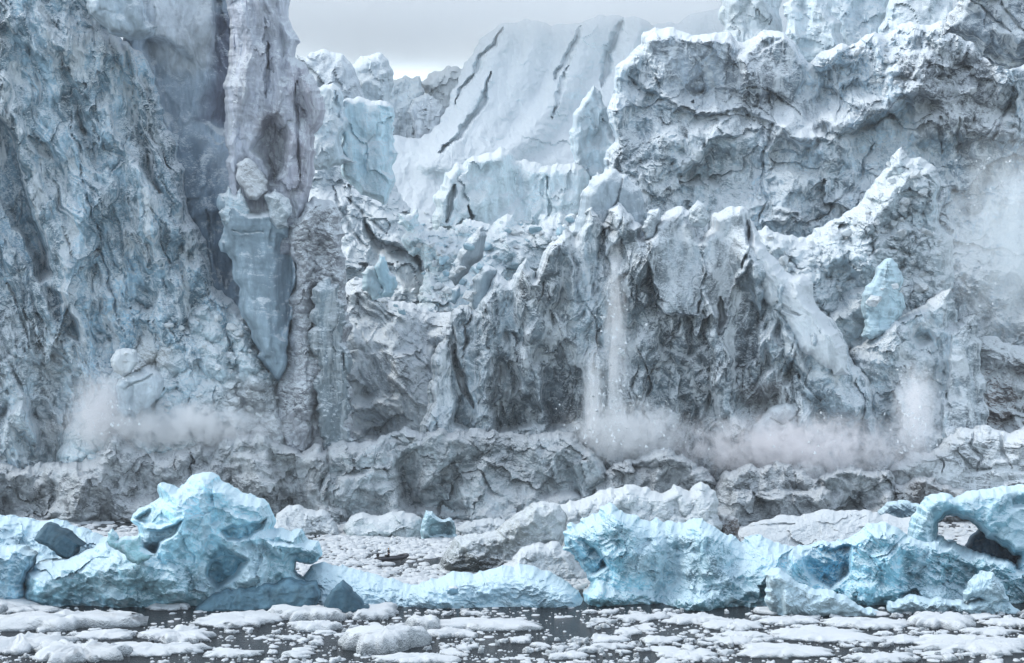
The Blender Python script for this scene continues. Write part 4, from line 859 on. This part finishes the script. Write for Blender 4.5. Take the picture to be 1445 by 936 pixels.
rest(0,0,.5,1.4,'loose block of snowy ice on the upper right cliff top','loose blocks on the upper right cliff',40,0,0,'1150,75 1240,60 1320,40 1400,90 1440,100 1440,190 1300,140 1200,120',CH)
rest(0,0,.5,1.3,'small block of pale ice among the fingers right of the rubble column','loose blocks right of the rubble column',24,0,0,'500,390 560,400 610,420 640,440 600,450 520,430',CH+CHB)
hit,loc,nor,_,ob_,_=scene.ray_cast(dg,ORIG,(at(1378,296,300)-ORIG).normalized())
ob=bpy.data.objects.new('ice_block',chunk_mesh('grey_ice_chunk', 91, M_DIRTY, (.24,.28,.31))); COL.objects.link(ob); ob.location=loc+Vector((0,.6,0)); ob.rotation_euler=(.4,.3,.8); ob.scale=(4.4,3,2.6)
tag(ob,'large grey block of ice breaking loose behind the blue-white spray at right','ice block')
# ------------------------------------------------------------------ ice dust thrown up by the calving
def plume_mat(name, dens, col, nscale, stretch=(1,1,1), sharp=(.38,.62), power=1.3):
    m = bpy.data.materials.new(name); m.use_nodes = True; N = m.node_tree.nodes; L = m.node_tree.links
    N.remove(N['Principled BSDF']); out = N['Material Output']
    tc = N.new('ShaderNodeTexCoord'); ln = nd(N, 'ShaderNodeVectorMath', operation='LENGTH'); L.new(tc.outputs['Object'], ln.inputs[0])
    g = N.new('ShaderNodeNewGeometry')
    mp = nd(N, 'ShaderNodeMapping'); mp.inputs['Scale'].default_value = stretch; L.new(g.outputs['Position'], mp.inputs['Vector'])
    nz = noise_n(N, L, mp.outputs[0], nscale, 8, .68, .9)
    fall = math_n(N, L, 'POWER', map_n(N, L, ln.outputs['Value'], 1.0, .0, 0, 1), power)
    d = math_n(N, L, 'MULTIPLY', math_n(N, L, 'MULTIPLY', map_n(N, L, math_n(N, L, 'ADD', nz, math_n(N, L, 'MULTIPLY', fall, .12)), *sharp), fall), dens)
    v = N.new('ShaderNodeVolumePrincipled'); v.inputs['Color'].default_value = (*col, 1); L.new(d, v.inputs['Density'])
    L.new(v.outputs[0], out.inputs['Volume']); return m
def plume(label, px, py, D, wpx, hpx, depth, mat, name='ice_dust_cloud', tilt=0):
    bm = bmesh.new(); bmesh.ops.create_icosphere(bm, subdivisions=3, radius=1)
    me = bpy.data.meshes.new(name); bm.to_mesh(me); bm.free(); me.materials.append(mat)
    o = bpy.data.objects.new(name, me); COL.objects.link(o); o.location = at(px, py, D)
    o.scale = (wpx/2/FOC*D, depth, hpx/2/FOC*D); o.rotation_euler = (0, R(tilt), 0)
    return tag(o, label, 'ice dust', kind='stuff')
M_GRIT, N_, L_, B_g = new_mat('white_grit'); B_g.inputs['Base Color'].default_value=(.75,.78,.80,1); B_g.inputs['Roughness'].default_value=.9
PW = plume_mat('ice_dust', .9, (.99,.992,.995), .42, (1,1,1), (.46,.68), 1.0)
PL = plume_mat('ice_dust_pink', .75, (.998,.976,.984), .36, (1,1,1), (.46,.70), 1.0)
PJ = plume_mat('rising_ice_dust', .55, (.997,.982,.986), .6, (1,1,.4), (.46,.62), 1.0)
PF = plume_mat('falling_ice_dust', .5, (.99,.992,.995), .9, (1,1,.12), (.49,.62), 1.0)
PB = plume_mat('ice_dust_curtain', .22, (.95,.985,.998), .3, (1,1,.35), (.42,.66), 1.0)
plume('low white cloud of ice dust at the foot of the left rubble heap',240,604,368,440,90,7,PW)
plume('white jet of ice dust rising left of the pale boulders',142,580,368,120,160,6,PJ)
plume('short puff of ice dust below the blue-grey column',275,590,366,110,70,5,PW)
plume('long streaming fall of ice powder in the central cliff',868,490,370,52,390,5,PF,'ice_powder_fall')
plume('thin streak of ice powder left of the long fall',838,560,368,44,220,4,PF,'ice_powder_fall')
plume('billowing ice dust at the foot of the long powder fall',885,610,367,230,120,8,PW)
plume('wide pinkish bank of ice dust behind the small grey icebergs',1120,632,367,520,130,8,PL)
plume('pinkish jet of ice dust below the snow-backed wedge',1292,585,369,90,200,5,PJ)
plume('blue-white curtain of ice spray at the right edge',1450,345,402,340,420,9,PB,'ice_spray_curtain')
# falling fragments beside the powder fall
for k in range(60):
    px=rnd.gauss(866,17); py=rnd.uniform(430,610); s=min(.7,rnd.lognormvariate(-1.5,.5))
    place('falling_ice_chunk', CH[k%6], at(px,py,362+rnd.uniform(-2,3)), s, 'small white ice fragment falling beside the central powder fall', 'ice chunk', 'ice fragments falling beside the powder fall')

V=[];F=[]
def grit(cx_, cy_, sx_, sy_, D, n):
    for _ in range(n):
        u=rnd.uniform(-1,1); px=cx_+rnd.gauss(0,sx_); py=cy_+u*sy_
        p=at(px,py,D+rnd.uniform(-4,2)); s=min(.36,rnd.lognormvariate(-2.2,.55)); b=len(V)
        for q in ((1,0,-.6),(-.6,.9,-.5),(-.5,-.8,-.6),(0,0,1)): V.append((p.x+s*q[0]*rnd.uniform(.6,1.2),p.y+s*q[1],p.z+s*q[2]*rnd.uniform(.7,1.3)))
        F.extend([(b,b+1,b+3),(b+1,b+2,b+3),(b+2,b,b+3),(b+1,b,b+2)])
grit(868,500,9,130,364,300); grit(840,570,7,60,364,120); grit(880,600,50,35,362,200); grit(1292,580,18,60,363,220); grit(1405,330,30,110,395,320); grit(150,570,30,45,362,140); grit(1130,610,90,30,362,140)
me=bpy.data.meshes.new('falling_ice_grit'); me.from_pydata(V,[],F); me.materials.append(M_GRIT)
o=bpy.data.objects.new('falling_ice_grit',me); COL.objects.link(o); tag(o,'fine white ice grit flying in the calving dust','ice grit',kind='stuff')
# mist lying on the upper glacier
m = bpy.data.materials.new('mist'); m.use_nodes = True; N = m.node_tree.nodes; L = m.node_tree.links
N.remove(N['Principled BSDF']); g = N.new('ShaderNodeNewGeometry'); sx = N.new('ShaderNodeSeparateXYZ'); L.new(g.outputs['Position'], sx.inputs[0])
nz = noise_n(N, L, g.outputs['Position'], .018, 3, .55)
hh = math_n(N, L, 'ADD', sx.outputs['Z'], map_n(N, L, nz, .3, .7, -14, 14, False))
d = math_n(N, L, 'MULTIPLY', map_n(N, L, hh, 126, 150), .02)
v = N.new('ShaderNodeVolumePrincipled'); v.inputs['Color'].default_value = (.97,.975,.98,1); L.new(d, v.inputs['Density']); L.new(v.outputs[0], N['Material Output'].inputs['Volume'])
def box(name, x0,x1,y0,y1,z0,z1, mat):
    bm = bmesh.new(); bmesh.ops.create_cube(bm, size=1)
    for p in bm.verts: p.co = (x0 if p.co.x<0 else x1, y0 if p.co.y<0 else y1, z0 if p.co.z<0 else z1)
    me = bpy.data.meshes.new(name); bm.to_mesh(me); bm.free(); me.materials.append(mat)
    o = bpy.data.objects.new(name, me); COL.objects.link(o); return o
tag(box('mist',-330,330,625,820,100,215,m),'pale mist lying on the upper glacier','mist',kind='stuff')
m = bpy.data.materials.new('haze'); m.use_nodes = True; N = m.node_tree.nodes; L = m.node_tree.links
N.remove(N['Principled BSDF']); v = N.new('ShaderNodeVolumePrincipled'); v.inputs['Color'].default_value = (.95,.97,1,1); v.inputs['Density'].default_value = .00008
L.new(v.outputs[0], N['Material Output'].inputs['Volume'])
tag(box('haze',-900,900,-60,1300,-14,240,m),'thin cold haze in the air','haze',kind='stuff')

# ------------------------------------------------------------------ rubber boat with one person
def plain(name, col, rough=.6, bump=0):
    m, N, L, B = new_mat(name); B.inputs['Roughness'].default_value = rough
    g = N.new('ShaderNodeNewGeometry'); n = noise_n(N, L, g.outputs['Position'], 6, 4)
    L.new(mix_n(N, L, map_n(N, L, n, .3, .7), tuple(c*.8 for c in col), tuple(min(1,c*1.2) for c in col)), B.inputs['Base Color'])
    return m
M_TUBE=plain('grey_rubber',(.030,.030,.038),.5); M_BLK=plain('black_plastic',(.012,.012,.014),.35); M_ALU=plain('deck_grey',(.05,.05,.055),.6)
M_CLOTH=plain('dark_cloth',(.018,.020,.026),.9); M_SKIN=plain('skin',(.45,.28,.20),.6); M_HAT=plain('yellow_cloth',(.50,.28,.06),.9)
def tube(path, radii, mat, name, parent, n=14):
    V=[];F=[]; P_=[Vector(p) for p in path]
    for i,p in enumerate(P_):
        t=(P_[min(i+1,len(P_)-1)]-P_[max(i-1,0)]).normalized(); up=Vector((0,0,1)) if abs(t.z)<.9 else Vector((1,0,0))
        a=t.cross(up).normalized(); b=a.cross(t)
        for k in range(n):
            q=2*math.pi*k/n; V.append(p+(a*math.cos(q)+b*math.sin(q))*radii[i])
    for i in range(len(P_)-1):
        for k in range(n): F.append((i*n+k,i*n+(k+1)%n,(i+1)*n+(k+1)%n,(i+1)*n+k))
    F.append(tuple(range(n-1,-1,-1))); F.append(tuple((len(P_)-1)*n+k for k in range(n)))
    me=bpy.data.meshes.new(name); me.from_pydata([tuple(v) for v in V],[],F)
    for p in me.polygons: p.use_smooth=len(p.vertices)==4
    me.materials.append(mat); o=bpy.data.objects.new(name,me); COL.objects.link(o)
    if parent: o.parent=parent
    return o
def bevbox(name, x0,x1,y0,y1,z0,z1, mat, parent, bev=.03, rot=None):
    o=box(name,-abs(x1-x0)/2,abs(x1-x0)/2,-abs(y1-y0)/2,abs(y1-y0)/2,-abs(z1-z0)/2,abs(z1-z0)/2,mat)
    bm=bmesh.new(); bm.from_mesh(o.data); bmesh.ops.bevel(bm,geom=bm.edges[:],offset=bev,segments=2,affect='EDGES'); bm.to_mesh(o.data); bm.free()
    o.location=((x0+x1)/2,(y0+y1)/2,(z0+z1)/2)
    if rot: o.rotation_euler=rot
    o.parent=parent; return o
D0=water_d(791)
boat=bpy.data.objects.new('rubber_boat',None); COL.objects.link(boat); boat.location=((553-CX)/FOC*D0,D0,0); boat.rotation_euler=(0,0,R(33))
tag(boat,'dark grey inflatable rubber boat with an outboard motor on the slushy water','boat')
pth=[];rd=[]                                   # U-shaped buoyancy tube, bow to +x and swept up
for i in range(41):
    u=i/40*2-1; s=-1 if u<0 else 1; a=abs(u)
    if a>.35: x=1.35-(a-.35)/.65*4.05; y=.82*s; z=.36
    else:
        q=(.35-a)/.35*math.pi/2; x=1.35+1.35*math.sin(q); y=.82*s*math.cos(q)**.8; z=.36+.34*math.sin(q)
    pth.append((x,y,z)); rd.append(.27 if a<.93 else .27-.20*(a-.93)/.07)
tb=tube(pth,rd,M_TUBE,'buoyancy_tube',boat)
tube([(p[0]*1.0,p[1]*1.32,p[2]-.02) for p in pth[4:37]],[.03]*33,M_BLK,'rubbing_strake',tb,8)
bevbox('floor',-2.5,1.7,-.6,.6,.14,.22,M_ALU,boat); bevbox('transom',-2.28,-2.2,-.6,.6,.15,.72,M_ALU,boat,.015)
bevbox('bench',-.1,.25,-.58,.58,.4,.48,M_ALU,boat,.02)
con=bevbox('steering_console',-1.15,-.75,-.3,.3,.22,.95,M_BLK,boat,.05)
mot=bevbox('outboard_motor',-2.75,-2.3,-.2,.2,.72,1.22,M_BLK,boat,.1)
leg=bevbox('drive_leg',-2.58,-2.42,-.07,.07,-.3,.8,M_BLK,boat,.03)
# the driver
def skin(name, nodes, edges, mat, parent):
    me=bpy.data.meshes.new(name); me.from_pydata([n[:3] for n in nodes],edges,[]); o=bpy.data.objects.new(name,me); COL.objects.link(o)
    md=o.modifiers.new('s','SKIN'); o.modifiers.new('u','SUBSURF').levels=2
    for i,n in enumerate(nodes):
        v=me.skin_vertices[0].data[i]; v.radius=(n[3],n[4] if len(n)>4 else n[3]); v.use_root=(i==0)
    bpy.context.view_layer.update()
    dg=bpy.context.evaluated_depsgraph_get(); m2=bpy.data.meshes.new_from_object(o.evaluated_get(dg)); o.modifiers.clear(); o.data=m2; m2.materials.clear(); m2.materials.append(mat)
    for p in m2.polygons: p.use_smooth=True
    o.parent=parent; return o
per=bpy.data.objects.new('person',None); COL.objects.link(per)
mw=Matrix.Translation(boat.location)@Matrix.Rotation(R(33),4,'Z'); fx=mw@Vector((-.55,.05,.22)); per.location=fx; per.rotation_euler=(0,0,R(33))
tag(per,'standing person in dark foul-weather clothes and a yellow hood at the boat console','person')
B_=[(0,0,.92,.15,.12),(0,0,1.15,.16,.11),(0,0,1.38,.19,.12),(0,0,1.50,.07),(0,0,1.58,.07),(.01,0,1.67,.10,.09),(.01,0,1.76,.075),
    (0,.19,1.40,.065),(-.04,.25,1.15,.05),(.16,.20,.98,.04),(.24,.19,.98,.035),(0,-.19,1.40,.065),(-.04,-.25,1.15,.05),(.16,-.20,.98,.04),(.24,-.19,.98,.035),
    (0,.10,.80,.095),(.03,.11,.45,.07),(0,.11,.08,.05),(.13,.11,.04,.04),(0,-.10,.80,.095),(.03,-.11,.45,.07),(0,-.11,.08,.05),(.13,-.11,.04,.04)]
E_=[(0,1),(1,2),(2,3),(3,4),(4,5),(5,6),(2,7),(7,8),(8,9),(9,10),(2,11),(11,12),(12,13),(13,14),(0,15),(15,16),(16,17),(17,18),(0,19),(19,20),(20,21),(21,22)]
body=skin('body',B_,E_,M_SKIN,per)
jac=skin('jacket',[(0,0,.84,.19,.16),(0,0,1.15,.20,.15),(0,0,1.38,.22,.15),(0,0,1.49,.11),(0,.20,1.40,.09),(-.04,.26,1.15,.075),(.14,.21,1.0,.06),(0,-.20,1.40,.09),(-.04,-.26,1.15,.075),(.14,-.21,1.0,.06)],[(0,1),(1,2),(2,3),(2,4),(4,5),(5,6),(2,7),(7,8),(8,9)],M_CLOTH,per)
tr=skin('trousers',[(0,0,.90,.17,.14),(0,.10,.78,.12),(.03,.11,.45,.095),(0,.11,.10,.075),(.14,.11,.05,.055),(0,-.10,.78,.12),(.03,-.11,.45,.095),(0,-.11,.10,.075),(.14,-.11,.05,.055)],[(0,1),(1,2),(2,3),(3,4),(0,5),(5,6),(6,7),(7,8)],M_CLOTH,per)
hood=skin('hood',[(-.04,0,1.56,.10),(-.03,0,1.68,.125,.115),(-.01,0,1.79,.09)],[(0,1),(1,2)],M_HAT,per)
# ------------------------------------------------------------------ water, sky, light, camera
def water_mat():
    m, N, L, B = new_mat('dark_water')
    g = nd(N, 'ShaderNodeNewGeometry')
    mp = nd(N, 'ShaderNodeMapping'); mp.inputs['Scale'].default_value = (1, 1.6, 1); L.new(g.outputs['Position'], mp.inputs['Vector'])
    h = math_n(N, L, 'ADD', noise_n(N, L, mp.outputs[0], 1.1, 5, .6, .4), math_n(N, L, 'MULTIPLY', noise_n(N, L, mp.outputs[0], 4.5, 3, .6), .3))
    bp = nd(N, 'ShaderNodeBump'); bp.inputs['Strength'].default_value = .8; bp.inputs['Distance'].default_value = .5; L.new(h, bp.inputs['Height'])
    L.new(bp.outputs[0], B.inputs['Normal'])
    B.inputs['Base Color'].default_value = (.022, .027, .031, 1); B.inputs['Roughness'].default_value = .16; B.inputs['IOR'].default_value = 1.33; B.inputs['Specular IOR Level'].default_value = .10
    return m
bm = bmesh.new(); bmesh.ops.create_grid(bm, x_segments=8, y_segments=8, size=3000)
me = bpy.data.meshes.new('water'); bm.to_mesh(me); bm.free(); me.materials.append(water_mat())
o = bpy.data.objects.new('water', me); COL.objects.link(o); tag(o, 'dark rippled sea water between the ice floes', 'water', kind='structure')

SUN_EL, SUN_AZ = R(52), R(-68)      # azimuth measured from +Y (away from the viewer), negative = left
w = bpy.data.worlds.new('World'); scene.world = w; w.use_nodes = True
N, L = w.node_tree.nodes, w.node_tree.links
sky = N.new('ShaderNodeTexSky'); sky.sky_type = 'NISHITA'; sky.sun_disc = False
sky.sun_elevation = SUN_EL; sky.sun_rotation = SUN_AZ; sky.air_density = 1.0; sky.dust_density = 1.5
hs = N.new('ShaderNodeHueSaturation'); hs.inputs['Saturation'].default_value = .5; hs.inputs['Value'].default_value = 1.0
L.new(sky.outputs[0], hs.inputs['Color']); tcw = N.new('ShaderNodeTexCoord'); sxw = N.new('ShaderNodeSeparateXYZ'); L.new(tcw.outputs['Generated'], sxw.inputs[0])
cl = noise_n(N, L, tcw.outputs['Generated'], 7, 4, .55)          # an overcast that glows low over the ice
fac = math_n(N, L, 'MULTIPLY', map_n(N, L, sxw.outputs['Z'], .12, .6, 1.40, .95), map_n(N, L, cl, .3, .7, .98, 1.02))
sc_ = nd(N, 'ShaderNodeVectorMath', operation='SCALE'); L.new(hs.outputs[0], sc_.inputs[0]); L.new(fac, sc_.inputs['Scale'])
L.new(mix_n(N, L, 1.0, sc_.outputs[0], (.95,1.0,1.0), 'MULTIPLY'), N['Background'].inputs['Color'])
N['Background'].inputs['Strength'].default_value = .15

ld = bpy.data.lights.new('sun', 'SUN'); ld.energy = .55; ld.angle = R(18); ld.color = (1, .97, .93)
lo = bpy.data.objects.new('sun', ld); COL.objects.link(lo)
sd_ = Vector((math.sin(SUN_AZ)*math.cos(SUN_EL), math.cos(SUN_AZ)*math.cos(SUN_EL), math.sin(SUN_EL)))
lo.rotation_euler = sd_.to_track_quat('Z', 'Y').to_euler(); lo.location = (0, 0, 300)

cd = bpy.data.cameras.new('camera'); cam = bpy.data.objects.new('camera', cd); COL.objects.link(cam)
cam.location = (0, 0, CAMH); cam.rotation_euler = (R(90), 0, 0)
cd.sensor_fit = 'HORIZONTAL'; cd.sensor_width = 36; cd.lens = 36*FOC/W_PX; cd.clip_start = 1; cd.clip_end = 9000
scene.camera = cam
scene.view_settings.view_transform = 'Standard'; scene.view_settings.look = 'None'
scene.view_settings.gamma = 1; scene.view_settings.use_curve_mapping = False
scene.view_settings.exposure = 1.24
scene.cycles.max_bounces = 16; scene.cycles.diffuse_bounces = 4; scene.cycles.volume_bounces = 6
scene.cycles.use_denoising = True
